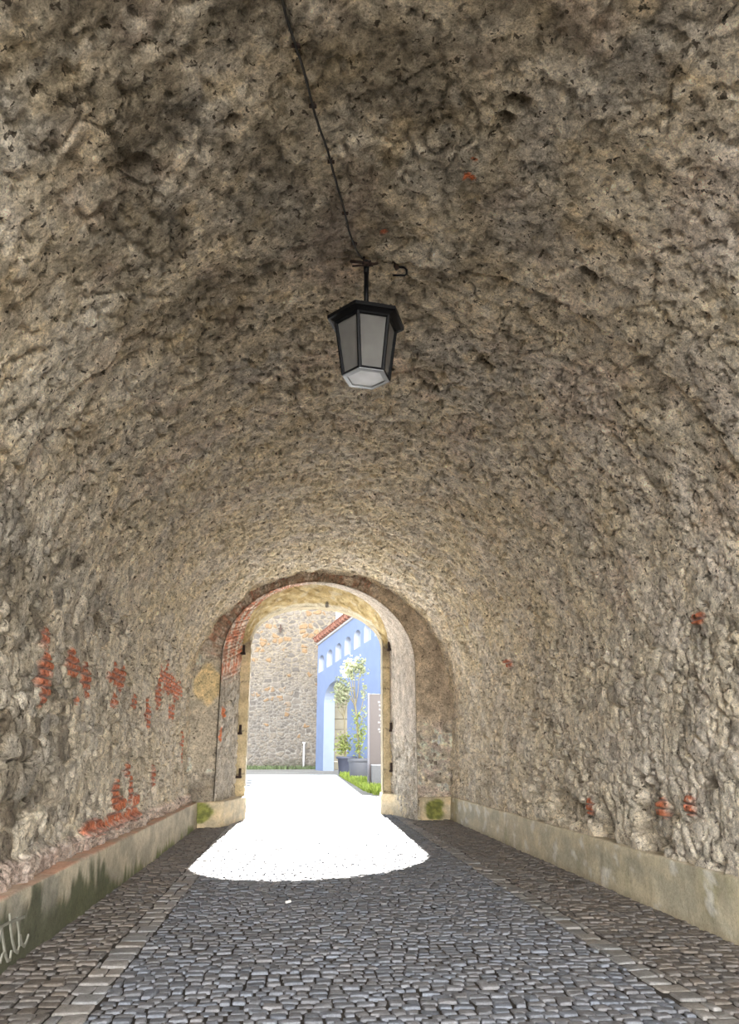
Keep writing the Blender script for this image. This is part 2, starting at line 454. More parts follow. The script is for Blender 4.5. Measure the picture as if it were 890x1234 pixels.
strip_between('wall_outer', [inner, outer, o_far], M_WALL, SAND)

# ------------------------------------------------------------------ the gate wall at the far end
def arch(xl, xr, zs, zc, n1=120, n2=260, zb=-.05, pw=2.0):
    """outline up the left side, over the arch and down the right side, as (X, Z, u); u = 0..1..2..3 by zone"""
    L = np.linspace(0, 1, n1, endpoint=False); A = np.linspace(0, 1, n2, endpoint=False); R = np.linspace(0, 1, n1)
    cx, a = (xl + xr) / 2, (xr - xl) / 2
    th = pi * (1 - A)
    ex = 2 / pw
    X = np.concatenate([np.full(n1, xl), cx + a * np.sign(np.cos(th)) * np.abs(np.cos(th)) ** ex, np.full(n1, xr)])
    Z = np.concatenate([zb + (zs - zb) * L, zs + (zc - zs) * np.abs(np.sin(th)) ** ex, zs + (zb - zs) * R])
    return X, Z, np.concatenate([L, 1 + A, 2 + R])
def loft(a, b, da, db, n):
    """surface between two outlines standing at depths da, db behind the front plane"""
    w = np.linspace(0, 1, n)[None, :]
    X = a[0][:, None] * (1 - w) + b[0][:, None] * w; Z = a[1][:, None] * (1 - w) + b[1][:, None] * w
    dep = np.asarray(da)[..., None] * (1 - w) + np.asarray(db)[..., None] * w if np.ndim(da) else da * (1 - w) + db * w + 0 * X
    Yy = 17.6 + .27 * (X + 2) + dep
    return np.stack([X, Yy, Z], -1), w + 0 * X, dep
oA = arch(-1.76, 2.84, 3.55, 5.46)
# outer outline: the tunnel section, matched zone by zone
tl = np.linspace(0, 1, 120, endpoint=False); ta = np.linspace(0, 1, 260, endpoint=False); tr = np.linspace(0, 1, 120)
thO = pi * (1 - ta) * .80 + pi * .10
OX = np.concatenate([np.full(120, CX - AX), CX + AX * np.cos(thO), np.full(120, CX + AX)])
zl = Z0 + BZ * sin(pi * .9)
OX[:120] = np.where(tl * zl < Z0, CX - AX, CX - AX * np.sqrt(np.clip(1 - ((tl * zl - Z0) / BZ) ** 2, 0, 1)))
OZ = np.concatenate([tl * zl, Z0 + BZ * np.sin(thO), zl * (1 - tr)])
OX[380:] = np.where(OZ[380:] < Z0, CX + AX, CX + AX * np.sqrt(np.clip(1 - ((OZ[380:] - Z0) / BZ) ** 2, 0, 1)))
dxo, dzo = OX - CX, OZ - 1.5
lo = np.hypot(dxo, dzo); OX = OX + dxo / lo * .35; OZ = np.where(OZ > 2, OZ + dzo / lo * .35, OZ)
oO = (OX, OZ, oA[2])
U = oA[2]
lowL = ss(.0, .0, U)
def zone_cols(G, w):
    Xg, Zg = G[..., 0], G[..., 2]
    return Xg, Zg
# front ring
G, w, dep = loft(oA, oO, 0.0, 0.0, 60)
Xg, Zg = G[..., 0], G[..., 2]
along = (np.concatenate([[0], np.cumsum(np.hypot(np.diff(oA[0]), np.diff(oA[1])))])[:, None] + 0 * w)
rad = np.hypot(Xg - oA[0][:, None], Zg - oA[1][:, None])
h1, c1 = rubble(Xg, Zg, 400, .8, .35)
isarc = ss(.95, 1.05, U)[:, None] * ss(2.03, 1.9, U)[:, None]
bk, br = bricks(rad, along, .26, .085, 9)
bc = mixc(mixc(np.broadcast_to(srgb(136, 116, 98), Xg.shape + (3,)), srgb(146, 106, 86), br), PALE * .85, .7 * ss(-.15, .3, fbm(Xg / .25, Zg / .25, 410, 4)))
bc = mixc(np.broadcast_to(srgb(140, 126, 108), Xg.shape + (3,)), bc, bk)
hb = .05 * bk + .03 * (br - .5) + .02 * fbm(Xg / .15, Zg / .15, 411, 3)
arcL = isarc * ss(1.80, 1.60, U)[:, None]
H = h1 * (1 - arcL) + hb * arcL; Cc = mixc(c1, bc, arcL)
plastL = blobs(Xg, Zg, [(-2.0, 2.7, .42, .75), (-2.05, 1.9, .38, .8)], 421, .25)
pl = (.05 + .008 * fbm(Xg / .1, Zg / .1, 422, 3))
pc = mixc(np.broadcast_to(srgb(158, 148, 130), Xg.shape + (3,)), srgb(182, 163, 124), blobs(Xg, Zg, [(-2.02, 2.95, .30, .42)], 423, .2))
H = H * (1 - plastL) + pl * plastL; Cc = mixc(Cc, pc, plastL)
plastR = ss(2.0, 2.4, Zg + .3 * fbm(Xg / .5, Zg / .5, 424, 3)) * (Xg > 1.9) * ss(1.45, 1.62, U)[:, None]
pr = mixc(np.broadcast_to(srgb(146, 132, 114), Xg.shape + (3,)), srgb(168, 154, 134), ss(-.3, .3, fbm(Xg / .4, Zg / .4, 425, 4)))
H = H * (1 - plastR) + pl * plastR; Cc = mixc(Cc, pr, plastR)
lowR = (Xg > 2) * ss(2.4, 2.0, Zg)
Cc = mixc(Cc, PINK * .85, .5 * lowR * ss(.0, .3, fbm(Xg / .3, Zg / .25, 426, 3)))
Cc = mixc(Cc, DARK * .9, .6 * ss(1.25, .9, Zg + .2 * fbm(Xg / .3, Zg / .3, 427, 3)) * (Xg < 0))
G[..., 1] -= H
grid_obj('wall_far', G, M_WALL, np.clip(Cc, .02, .9), kind='structure')
# reveal between the front ring and the door frame: splayed, legs in rubble, brick over the left haunch, grey plaster on the right
DB = 2.0 - .9 * ss(1.0, 1.25, U) * ss(2.0, 1.75, U)
oB = arch(-1.50, 2.46, 4.05, 5.66)
G, w, dep = loft(oA, oB, 0 * U - .13, DB, 70)
nrm = grid_normals(G)
Xg, Yg, Zg = G[..., 0], G[..., 1], G[..., 2]
al = along[:, :1] + 0 * w; dd = dep
h1, c1 = rubble(dd, al, 450, .75, .45)
c1 = mixc(c1, srgb(172, 162, 146), .5 + 0 * w) * .74
bk, br = bricks(dd, al, .26, .085, 12)
bc = mixc(mixc(np.broadcast_to(srgb(140, 112, 92), Xg.shape + (3,)), srgb(176, 112, 84), br), PALE * .85, .75 * ss(-.1, .3, fbm(dd / .3, al / .3, 460, 3)))
hb = .045 * bk + .02 * fbm(dd / .15, al / .15, 461, 3)
aL = ss(.80, .9, U + .06 * perlin(U * 40, U * 0, 462))[:, None] * ss(1.5, 1.35, U)[:, None] + 0 * w
H = h1 * (1 - aL) + hb * aL; Cc = mixc(c1, bc, aL)
sm = blobs(dd, Zg, [(.3, 2.35, .2, .12), (.1, 1.9, .1, .15)], 463, .4) * (Xg < 0)
Cc = mixc(Cc, BRICK, sm)
pR = ss(1.45, 1.6, U)[:, None] * ss(1.75, 2.05, Zg + .5 * fbm(dd / .5, al / .6, 464, 3)) + 0 * w
H = H * (1 - pR) + (.05 + .012 * fbm(dd / .12, al / .12, 465, 3)) * pR
Cc = mixc(Cc, mixc(np.broadcast_to(srgb(138, 129, 117), Xg.shape + (3,)), srgb(152, 141, 127), ss(-.3, .3, fbm(dd / .4, al / .4, 466, 4))), pR)
hole = ss(1.0, .6, np.hypot((dd - 1.75) / .10, (Zg - 2.22) / .12) + .3 * fbm(dd / .1, al / .1, 467, 2)) * (Xg > 2)
H = H - .28 * hole
H = H * ss(0, .06, w) + .03 * (1 - ss(0, .06, w))
sgn = np.sign((np.array([.54, 0, 2.5]) - G) @ np.array([1., 0, 0]))
inward = np.where((nrm[..., 0] * (.54 - Xg) + nrm[..., 2] * (2.5 - Zg)) > 0, 1, -1)[..., None]
G = G + nrm * inward * H[..., None]
grid_obj('wall_reveal', G, M_WALL, np.clip(Cc, .02, .9), kind='structure')
# door frame: stone jambs and the ochre-limed soffit above
oC = arch(-1.25, 2.22, 4.20, 5.22, pw=2.1)
G, w, dep = loft(oB, oC, DB, np.full(U.shape, 2.0), 36)
nrm = grid_normals(G); Xg, Zg = G[..., 0], G[..., 2]
inward = np.where(nrm[..., 1] < 0, 1, -1)[..., None]
def jamb_surface(sl, joints, seed):
    g = G[sl].copy(); x, z = g[..., 0], g[..., 2]
    h = .018 * fbm(x / .12, z / .12, seed, 4) + .012 * fbm(x / .6, z / .5, seed + 1, 3) + .03
    c = np.broadcast_to(srgb(204, 186, 148), x.shape + (3,)).copy()
    for i, j in enumerate(joints):
        h = h - .03 * ss(.025, .006, np.abs(z - j - .01 * np.sin(x * 9)))
        c = mixc(c, DARK * .6, .8 * ss(.02, .006, np.abs(z - j - .01 * np.sin(x * 9))))
        c = c * (1 + (.10 * ((i * 37) % 5 - 2) / 2) * (z > j))[..., None]
    c = c * (1 + .3 * fbm(x / .3, z / .3, seed + 2, 4))[..., None]
    c = mixc(c, srgb(216, 200, 170), .3 * ss(0, .3, fbm(x / .4, z / .7, seed + 3, 3)))
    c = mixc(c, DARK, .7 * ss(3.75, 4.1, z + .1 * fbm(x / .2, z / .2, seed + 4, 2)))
    return g + nrm[sl] * inward[sl] * h[..., None], np.clip(c, .02, .9)
OVER = 4
for nm, sl, jn, sd in (('trim_1', slice(0, 120 + OVER), (.99, 2.0, 3.2), 500), ('trim_2', slice(380 - OVER, 500), (.55, 1.08, 2.09, 3.12, 3.68), 520)):
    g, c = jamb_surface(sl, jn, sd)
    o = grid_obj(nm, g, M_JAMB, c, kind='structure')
sl = slice(120, 381)
g = G[sl]; x, z = g[..., 0], g[..., 2]
arcU = along[sl, :1] + 0 * x
h = .02 * fbm(arcU / .3, w[sl] / .3, 540, 4) + .015 * ss(.0, .03, fbm(arcU / .5, w[sl] / .35, 541, 3))
c = mixc(np.broadcast_to(srgb(160, 139, 94), x.shape + (3,)), srgb(180, 161, 118), ss(-.2, .3, fbm(arcU / .3, w[sl] / .3, 542, 4)))
c = mixc(c, srgb(188, 180, 160), .8 * ss(.80, .9, w[sl]) + .4 * ss(.15, .35, fbm(arcU / .3, w[sl] / .2, 543, 3)) * (1 - ss(.8, .9, w[sl])))
c = mixc(c, DARK * .6, blobs(x, z, [(.68, 5.27, .05, .06)], 544, .2))
grid_obj('trim_3', g + nrm[sl] * inward[sl] * h[..., None], M_PLASTER, np.clip(c, .02, .9), kind='structure')
G, w, dep = loft(oC, oC, np.full(U.shape, 2.0), np.full(U.shape, 2.47), 10)
c = np.broadcast_to(srgb(150, 138, 112), G.shape) * (1 + .15 * fbm(along[:, :1] / .2, w / .3, 550, 3))[..., None]
nr = grid_normals(G); hh = .012 * fbm(along[:, :1] / .15, w / .3, 551, 3)
grid_obj('trim_4', G + nr * hh[..., None], M_JAMB, np.clip(c, .02, .95), kind='structure')
# outer face of the gate
oOut = (np.where(U < 1, -4.3, np.where(U < 2, np.clip((oC[0] - .485) * 3.6 + .7, -4.3, 5.8), 5.8)), np.where(U < 1, oC[1] * 1.8, np.where(U < 2, 7.6, oC[1] * 1.8)), U)
oOut[1][:120] = np.linspace(-.05, 7.6, 120); oOut[1][380:] = np.linspace(7.6, -.05, 120)
G, w, dep = loft(oC, oOut, 2.46, 2.46, 20)
grid_obj('wall_outside', G, M_PLASTER, np.broadcast_to(SAND, G.shape), kind='structure')

# ------------------------------------------------------------------ plinths
def resample(path, step):
    out = [np.array(path[0], float)]
    for a, b in zip(path[:-1], path[1:]):
        a = np.array(a, float); b = np.array(b, float); n = max(1, int(np.linalg.norm(b - a) / step))
        out += [a + (b - a) * i / n for i in range(1, n + 1)]
    return np.array(out)
def plinth(name, path, side, height, prof_in, colf, seed, mat=None, bat=.03, rough_=.012):
    """kerb-like base swept along a plan path; side = +1 if the masonry lies to the left of the path"""
    p = resample(path, .05)
    t = np.gradient(p, axis=0); t /= np.linalg.norm(t, axis=1, keepdims=True)
    nrm2 = np.stack([-t[:, 1], t[:, 0]], -1) * side           # towards the masonry
    zs = np.concatenate([np.linspace(-.06, height - .02, 18), [height - .006, height], np.full(8, height)])
    off = np.concatenate([np.linspace(0, bat, 18), [bat + .006, bat + .02], np.linspace(bat + .05, prof_in, 8)])
    a = np.concatenate([[0], np.cumsum(np.linalg.norm(np.diff(p, axis=0), axis=1))])[:, None] + 0 * zs[None]
    hz = np.cumsum(np.concatenate([[0], np.hypot(np.diff(zs), np.diff(off))]))[None] + 0 * a
    d = rough_ * fbm(a / .25, hz / .2, seed, 4) + .012 * fbm(a / 1.2, hz / 1.0, seed + 1, 3)
    top = np.concatenate([np.zeros(18), [.5, 1], np.ones(8)])[None]
    Pg = np.zeros(a.shape + (3,))
    o2 = off[None] - d * (1 - top)
    Pg[..., :2] = p[:, None, :] + nrm2[:, None, :] * o2[..., None]
    Pg[..., 2] = zs[None] + d * top * 1.2
    c = colf(a, zs[None] + 0 * a, top + 0 * a, Pg)
    return grid_obj(name, Pg, mat or M_CONC, np.clip(c, .015, .9), kind='structure')
def col_left(a, z, top, Pg):
    y = Pg[..., 1]
    base = mixc(np.broadcast_to(srgb(186, 176, 154), a.shape + (3,)), srgb(158, 150, 132), ss(-.3, .3, fbm(a / .7, z / .3, 600, 4)))
    streak = fbm(a / .13, z / .9, 601, 4) * .6 + fbm(a / .9, z / 1.5, 602, 3)
    lvl = .02 + .34 * ss(11.5, 7.0, y) + .38 * streak
    g = ss(.08, -.06, z - lvl)
    green = mixc(np.broadcast_to(srgb(78, 82, 56), a.shape + (3,)), srgb(112, 120, 66), ss(9, 14, y))
    green = mixc(green, srgb(58, 62, 48), .7 * ss(8.6, 7.2, y))
    c = mixc(base, green, .9 * g)
    c = mixc(c, srgb(140, 136, 124), .75 * ss(-.02, .12, fbm(a / .4, z / .5, 603, 3) - .06) * ss(8.3, 7.5, y) * ss(.14, .3, z))
    tc = mixc(np.broadcast_to(srgb(170, 150, 132), a.shape + (3,)), srgb(188, 150, 128), ss(-.2, .3, fbm(a / .5, z, 604, 3)))
    return mixc(c, tc, top)
def col_right(a, z, top, Pg):
    base = mixc(np.broadcast_to(srgb(190, 180, 154), a.shape + (3,)), srgb(168, 162, 142), ss(-.3, .3, fbm(a / .9, z / .4, 610, 4)))
    st = ss(.0, .35, fbm(a / .5, z / .8, 611, 4))
    c = mixc(base, srgb(128, 126, 92), .5 * st * ss(.0, .3, fbm(a / 1.6, z * 0, 612, 2)))
    c = mixc(c, srgb(206, 204, 196), .7 * ss(.2, .3, fbm(a / .35, z / .25, 613, 4)))
    c = mixc(c, srgb(150, 138, 116), .6 * ss(.10, .0, z + .05 * fbm(a / .3, z, 614, 3)))
    return mixc(c, srgb(176, 164, 142), top * .7)
def col_base(seed, moss):
    def f(a, z, top, Pg):
        base = mixc(np.broadcast_to(srgb(202, 184, 150), a.shape + (3,)), srgb(172, 160, 136), ss(-.3, .3, fbm(a / .5, z / .3, seed, 4)))
        m = blobs(Pg[..., 0], z, moss, seed + 1, .35) * (1 - top)
        c = mixc(base, mixc(np.broadcast_to(srgb(84, 92, 34), a.shape + (3,)), srgb(128, 132, 60), ss(-.2, .3, fbm(a / .1, z / .1, seed + 2, 3))), .9 * m)
        return mixc(c, srgb(160, 146, 122), top * .7)
    return f
plinth('baseboard_left', [(-2.04, YM + .1), (-2.04, 17.5)], 1, .50, .48, col_left, 620)
plinth('baseboard_right', [(3.62, YM + .1), (3.60, 18.95)], -1, .51, .30, col_right, 630)
plinth('trim_5', [(-2.35, 17.36), (-1.60, 17.52), (-1.52, 17.66), (-1.19, 19.45), (-1.19, 20.0)], 1, .50, .50, col_base(640, [(-1.95, .30, .22, .20)]), 645, bat=.01, rough_=.03)
plinth('trim_6', [(3.75, 19.05), (2.95, 18.80), (2.84, 18.92), (2.44, 20.45), (2.17, 20.75), (2.17, 21.15)], -1, .50, .55, col_base(650, [(3.25, .24, .24, .26)]), 655, bat=.01, rough_=.03)

# ------------------------------------------------------------------ paving: granite setts in courses
def ground_z(y): return np.where(y > 20, .0107 * (y - 20), 0.0)
def setts(name, zones, y0, y1, mat):
    V = []; F = []; Cv = []; nb = 0
    tpl = []
    k = np.array([0, .035, .13, .5, .87, .965, 1.0])
    for zi, (xa, xb, rowd, ln, colr, var) in enumerate(zones):
        y = y0; r = 0
        while y < y1:
            rd = rowd * random.uniform(.85, 1.15)
            x = xa - random.uniform(0, ln)
            while x < xb:
                l = ln * random.uniform(.68, 1.35)
                x2 = x + l
                if x2 > xa + .02 and x < xb - .02:
                    a0, a1 = max(x, xa), min(x2, xb)
                    if a1 - a0 > .035: tpl.append((a0, a1, y, y + rd, zi))
                x = x2
            y += rd; r += 1
    T = np.array([t[:4] for t in tpl]); zi = np.array([t[4] for t in tpl])
    n = len(T)
    wob = lambda x, y, s: fbm(x / .9, y / .9, s, 2)
    j = rng.normal(0, 1, (n, 4, 2)) * .006
    g = .0060
    cx = np.stack([T[:, 0] + g, T[:, 1] - g, T[:, 1] - g, T[:, 0] + g], 1); cy = np.stack([T[:, 2] + g, T[:, 2] + g, T[:, 3] - g, T[:, 3] - g], 1)
    sk = .03 * perlin(T[:, 0] / .8, T[:, 2] / .8, 700)[:, None]
    cxx = cx + j[..., 0]; cyy = cy + j[..., 1] + .035 * wob(cx, cy, 701) 
    tilt = rng.normal(0, .02, (n, 2)); lift = rng.normal(0, .004, n)
    m = 7
    uu, vv = np.meshgrid(k, k, indexing='ij')
    uu = uu.ravel()[None]; vv = vv.ravel()[None]
    w00, w10, w11, w01 = (1 - uu) * (1 - vv), uu * (1 - vv), uu * vv, (1 - uu) * vv
    xx = cxx[:, 0:1] * w00 + cxx[:, 1:2] * w10 + cxx[:, 2:3] * w11 + cxx[:, 3:4] * w01
    yy = cyy[:, 0:1] * w00 + cyy[:, 1:2] * w10 + cyy[:, 2:3] * w11 + cyy[:, 3:4] * w01
    # rounded corners in plan
    cu, cvv = uu - .5, vv - .5
    pull = 1 - .07 * np.clip((np.abs(cu) * 2) ** 4 * (np.abs(cvv) * 2) ** 4, 0, 1)
    mx = cxx.mean(1)[:, None]; my = cyy.mean(1)[:, None]
    xx = mx + (xx - mx) * pull; yy = my + (yy - my) * pull
    e = np.minimum(np.minimum(uu, 1 - uu), np.minimum(vv, 1 - vv))
    zz = np.where(e <= 0, -.014, np.where(e < .1, .0012, np.where(e < .2, .0038, .0045))) + lift[:, None] + (xx - mx) * tilt[:, :1] + (yy - my) * tilt[:, 1:]
    zz = zz + .010 * fbm(xx / 1.2, yy / 1.2, 702, 2) + .003 * perlin(xx / .05, yy / .05, 703) + ground_z(yy)
    Vv = np.stack([xx, yy, zz], -1).reshape(-1, 3)
    q = np.arange(49).reshape(7, 7)
    qf = np.stack([q[:-1, :-1], q[1:, :-1], q[1:, 1:], q[:-1, 1:]], -1).reshape(-1, 4)
    Ff = (np.arange(n)[:, None, None] * 49 + qf[None]).reshape(-1, 4)
    base = np.array([z[4] for z in zones])[zi]; va = np.array([z[5] for z in zones])[zi]
    rr = rng.random(n)
    cc = base * (1 + va * (rr * 2 - 1))[:, None]
    hue = rng.random(n)[:, None]
    cc = cc * (1 + (hue - .5) * np.array([.10, .0, -.12]))
    edge = np.maximum(ss(-1.5, -2.05, T[:, 0]), ss(2.75, 3.6, T[:, 0]))
    cc = mixc(cc, srgb(112, 102, 92), .25 * edge)
    return mesh_obj(name, Vv, Ff, mat, None, np.clip(np.repeat(cc, 49, 0), .02, .9), True, 'structure')
GRAN = srgb(138, 140, 146)
setts('floor', [(-2.12, -1.44, .105, .125, srgb(138, 132, 127), .25), (-1.44, -1.20, .20, .24, srgb(168, 165, 163), .14),
                (-1.20, 2.42, .095, .108, GRAN, .20),
                (2.42, 2.64, .19, .22, srgb(160, 157, 154), .18), (2.64, 3.70, .10, .112, srgb(134, 128, 123), .25)], 3.2, 20.9, M_SETT)
gx, gy = np.meshgrid(np.linspace(-2.6, 4.2, 60), np.linspace(YM - .4, 21.0, 190), indexing='ij')
grid_obj('floor_joints', np.stack([gx, gy, -.011 + .003 * fbm(gx / .1, gy / .1, 710, 2) + ground_z(gy)], -1), M_CONC, np.broadcast_to(srgb(50, 46, 42), gx.shape + (3,)), kind='structure')
# ground this side of the gatehouse, behind the lens
gx, gy = np.meshgrid(np.linspace(-45, 45, 40), np.linspace(-70, YM - .3, 40), indexing='ij')
grid_obj('ground_near', np.stack([gx, gy, -.015 + 0 * gx], -1), M_SETT, np.broadcast_to(srgb(186, 180, 170), gx.shape + (3,)), kind='structure')

# ------------------------------------------------------------------ courtyard beyond
def slab_mat():
    m, nt, b = newmat('pale_paving_slabs'); L = nt.links.new
    tc = N(nt, 'ShaderNodeTexCoord')
    br = N(nt, 'ShaderNodeTexBrick'); br.offset = .37; br.inputs['Scale'].default_value = 1.0
    br.inputs['Brick Width'].default_value = 1.25; br.inputs['Row Height'].default_value = .62
    br.inputs['Mortar Size'].default_value = .012; br.inputs['Mortar Smooth'].default_value = .2
    br.inputs['Color1'].default_value = (*srgb(220, 222, 224), 1); br.inputs['Color2'].default_value = (*srgb(208, 209, 210), 1)
    br.inputs['Mortar'].default_value = (*srgb(120, 116, 110), 1)
    L(tc.outputs['Object'], br.inputs['Vector'])
    n = N(nt, 'ShaderNodeTexNoise'); n.inputs['Scale'].default_value = 5; n.inputs['Detail'].default_value = 6; L(tc.outputs['Object'], n.inputs['Vector'])
    r = ramp(nt, [(.3, .88), (.7, 1.05)]); L(n.outputs['Fac'], r.inputs[0])
    L(mult(nt, br.outputs['Color'], r.outputs[0]), b.inputs['Base Color']); b.inputs['Roughness'].default_value = .8
    return m
M_SLAB = slab_mat()
gx, gy = np.meshgrid(np.linspace(-40, 45, 120), np.linspace(20.7, 110, 120), indexing='ij')
gc = mixc(np.broadcast_to(srgb(176, 172, 164), gx.shape + (3,)), srgb(150, 146, 138), ss(-.2, .3, fbm(gx / 1.5, gy / 1.5, 720, 4)))
grid_obj('ground_courtyard', np.stack([gx, gy, ground_z(gy) - .02], -1), masonry_mat('gravel', fine=.9, bump=.5, pits=.3, scale=3, gain=.5), gc, kind='structure')
pth = [(-6.0, 20.85), (2.28, 20.85), (2.30, 21.6), (2.27, 30), (2.25, 46.1), (-9.0, 47.2), (-9.0, 30)]
mb = MB(); n = len(pth)
mb.add([(x, y, float(ground_z(y)) + .005) for x, y in pth] + [(x, y, float(ground_z(y)) - .06) for x, y in pth],
       [tuple(range(n))] + [(i, (i + 1) % n, n + (i + 1) % n, n + i) for i in range(n)])
mb.build('path', M_SLAB, kind='structure')
# slotted drains let into the paving
M_SLOT = flat_mat('drain_iron', srgb(40, 40, 42), .6, .4)
M_STEEL = flat_mat('drain_frame', srgb(176, 176, 176), .5, .2)
def drain(name, p0, p1, wid, nsl, label, lw=.35):
    p0 = Vector(p0); p1 = Vector(p1); d = p1 - p0; ln = d.length; a = math.atan2(d.y, d.x)
    c = (p0 + p1) / 2
    r = empty(name, (c.x, c.y, float(ground_z(c.y)) + .006), label, 'drain', None, a)
    mb = MB(); mb.box((0, 0, 0), (ln, wid, .012)); mb.build('frame', M_STEEL, r)
    for i in range(nsl):
        mb = MB(); mb.box((-ln / 2 + ln * (i + .5) / nsl, 0, .005), (ln / nsl * lw, wid * .75, .008)); mb.build('slot', M_SLOT, r)
    r.rotation_euler.y = -math.atan2(float(ground_z(p1.y) - ground_z(p0.y)), ln)
    return r
drain('drain_channel', (1.45, 20.98, 0), (2.22, 21.00, 0), .13, 10, 'short slotted drain let into the threshold between setts and pale slabs')
drain('drain_channel', (-1.72, 28.6, 0), (-2.45, 43.0, 0), .30, 6, 'long slotted drain running up the left edge of the sunlit path', .25)

# ------------------------------------------------------------------ stone tower
tw = empty('stone_tower', (-2.15, 61, .4), 'tall rubble stone tower wall with ochre stones at the end of the path', 'tower')
tx = np.linspace(-9.5, 2.62, 330); tz = np.linspace(-.6, 12.3, 330)
gx, gz = np.meshgrid(tx, tz, indexing='ij')
f1, f2, idn = voro((gx + .12 * fbm(gx / .5, gz / .5, 730, 3)) / .52, (gz + .1 * fbm(gx / .5 + 4, gz / .5, 731, 3)) / .36, 732)
g1, g2, id2 = voro(gx / .30, gz / .2, 733)
pick = ss(-.05, .1, fbm(gx / 1.2, gz / 1.0, 734, 3) + .10 * (gz - 5) / 5)
body = ss(.05, .28, f2 - f1) * pick + ss(.05, .3, g2 - g1) * (1 - pick)
idm = np.where(pick > .5, idn, id2)
stc = mixc(mixc(np.broadcast_to(srgb(150, 142, 134), gx.shape + (3,)), srgb(182, 172, 160), ss(.1, .5, idm)), srgb(192, 180, 164), ss(.5, .8, idm))
och = ss(.70, .72, idm) * ss(4.2, 6.0, gz + 2.0 * fbm(gx / 2, gz / 2, 735, 2)) * (pick > .5) + ss(.965, .97, idm) * (pick > .5)
stc = mixc(stc, srgb(206, 164, 116), np.clip(och, 0, 1) * .8)
mor = mixc(np.broadcast_to(srgb(206, 200, 190), gx.shape + (3,)), srgb(206, 186, 152), ss(5, 8, gz) * .6)
tcol = mixc(mor, stc, body)
tcol = mixc(tcol, srgb(110, 112, 84), .6 * ss(1.1, .5, gz + .4 * fbm(gx / .6, gz / .6, 736, 3)))
hh = body * (.03 + .08 * idm) + .03 * fbm(gx / .2, gz / .2, 737, 3)
LOC = np.array([-2.15, 61, .4])
batter = .012 * (12 - gz)
Pt = np.stack([gx, 58 - hh - batter, gz], -1) - LOC
grid_obj('wall_face', Pt, M_FAR, np.clip(tcol, .03, .9), tw)
sy = np.linspace(58, 64, 60); gy2, gz2 = np.meshgrid(sy, tz, indexing='ij')
cs = mixc(np.broadcast_to(srgb(150, 140, 128), gy2.shape + (3,)), srgb(192, 176, 150), rnd(np.floor(gy2 / .5).astype(np.int64), np.floor(gz2 / .35).astype(np.int64), 5))
hs = .06 * rnd(np.floor(gy2 / .5).astype(np.int64), np.floor(gz2 / .35).astype(np.int64), 6)
grid_obj('side_wall', np.stack([2.60 + hs, gy2, gz2], -1) - LOC, M_FAR, cs, tw)
grid_obj('side_wall', np.stack([-9.5 - hs, gy2, gz2], -1) - LOC, M_FAR, cs, tw)
grid_obj('back_wall', np.stack([gx, 64 + 0 * gx, gz], -1)[::30, ::30] - LOC, M_FAR, tcol[::30, ::30], tw)
mb = MB(); mb.box((-3.44 + 2.15, 0, 12.15 - .4), (12.1, 6.0, .3)); mb.build('flat_roof', M_FAR, tw, cols=np.broadcast_to(SAND, (8, 3)))
mb = MB(); mb.tube([(-1.5 + 2.15, 57.75 - 61, 9.7), (-1.5 + 2.15, 57.72 - 61, 10.3)], .06, 6); mb.box((-1.5 + 2.15, 57.74 - 61, 10.0), (.34, .06, .07))
mb.build('anchor_plate', M_IRON, tw)
# white pipe at the tower's foot
r = empty('drain_pipe', (.47, 57.55, .40), 'slim white pipe standing upright at the foot of the stone tower', 'pipe')
mb = MB(); mb.tube([(0, 0, -.05), (0, 0, 1.75)], .07, 12); mb.build('pipe', flat_mat('white_pvc', np.array((.30, .30, .31)), .5), r, True)
mb = MB(); mb.tube([(0, 0, 1.70), (0, 0, 1.82)], .095, 12); mb.build('cap', flat_mat('grey_pvc', (.55, .56, .58), .5), r, True)

# ------------------------------------------------------------------ blue wall with arched niches, roof edge in tiles
BW0 = Vector((1.267, 55.0, 0)); BD = Vector((.326, -.9454, 0)); BN = Vector((-.9454, -.326, 0))   # along, out of the wall (towards the path)
M_BLUE = flat_mat('blue_limewash', np.array((.104, .134, .212)), .9, 0, .05, 1.5, .2)
M_BLUEL = flat_mat('pale_niche_limewash', np.array((.125, .148, .195)), .9, 0, .04, 1.5, .2)
M_NICHE = flat_mat('niche_limewash', np.array((.20, .225, .28)), .9, 0, .04, 1.5, .2)
M_WHITE = flat_mat('white_limewash', np.array((.22, .22, .22)), .9, 0, .04)
M_TILE = flat_mat('terracotta', np.array((0.143, 0.063, 0.042)), .85, 0, .25, 4)
bw = empty('blue_wall_building', (BW0.x, BW0.y, .35), 'long light blue wall with arched niches and terracotta eaves', 'building')
def bp(u, out, z): return BW0 + BD * u + BN * out + Vector((0, 0, z)) - Vector((BW0.x, BW0.y, .35))  # wall, roof line, niche and gateway coordinates come from unprojected image pixels
def roofz(u): return 9.20 + .146 * u
def arch_pts(u0, u1, zb0, zb1, zs, zt, n=14):
    c, a = (u0 + u1) / 2, (u1 - u0) / 2
    p = [(u0, zb0)] + [(c - a * cos(pi * i / n), zs + (zt - zs) * sin(pi * i / n)) for i in range(n + 1)] + [(u1, zb1)]
    return p
outline = [(-.0, -.5), (13.0, -.5), (13.0, roofz(13.0)), (0, roofz(0))]
niches = []
for i in range(8):
    u = .22 + 1.59 * i; zb = 6.80 + .14 * u
    niches.append(arch_pts(u, u + 1.05, zb, zb + .10, zb + .85, zb + 1.20))
door = arch_pts(1.42, 5.55, .2, .2, 4.75, 6.05, 20)
bm = bmesh.new()
def loop_edges(pts):
    vs = [bm.verts.new(bp(u, 0, z)) for u, z in pts]
    return vs, [bm.edges.new((vs[i], vs[(i + 1) % len(vs)])) for i in range(len(vs))]
allE = []
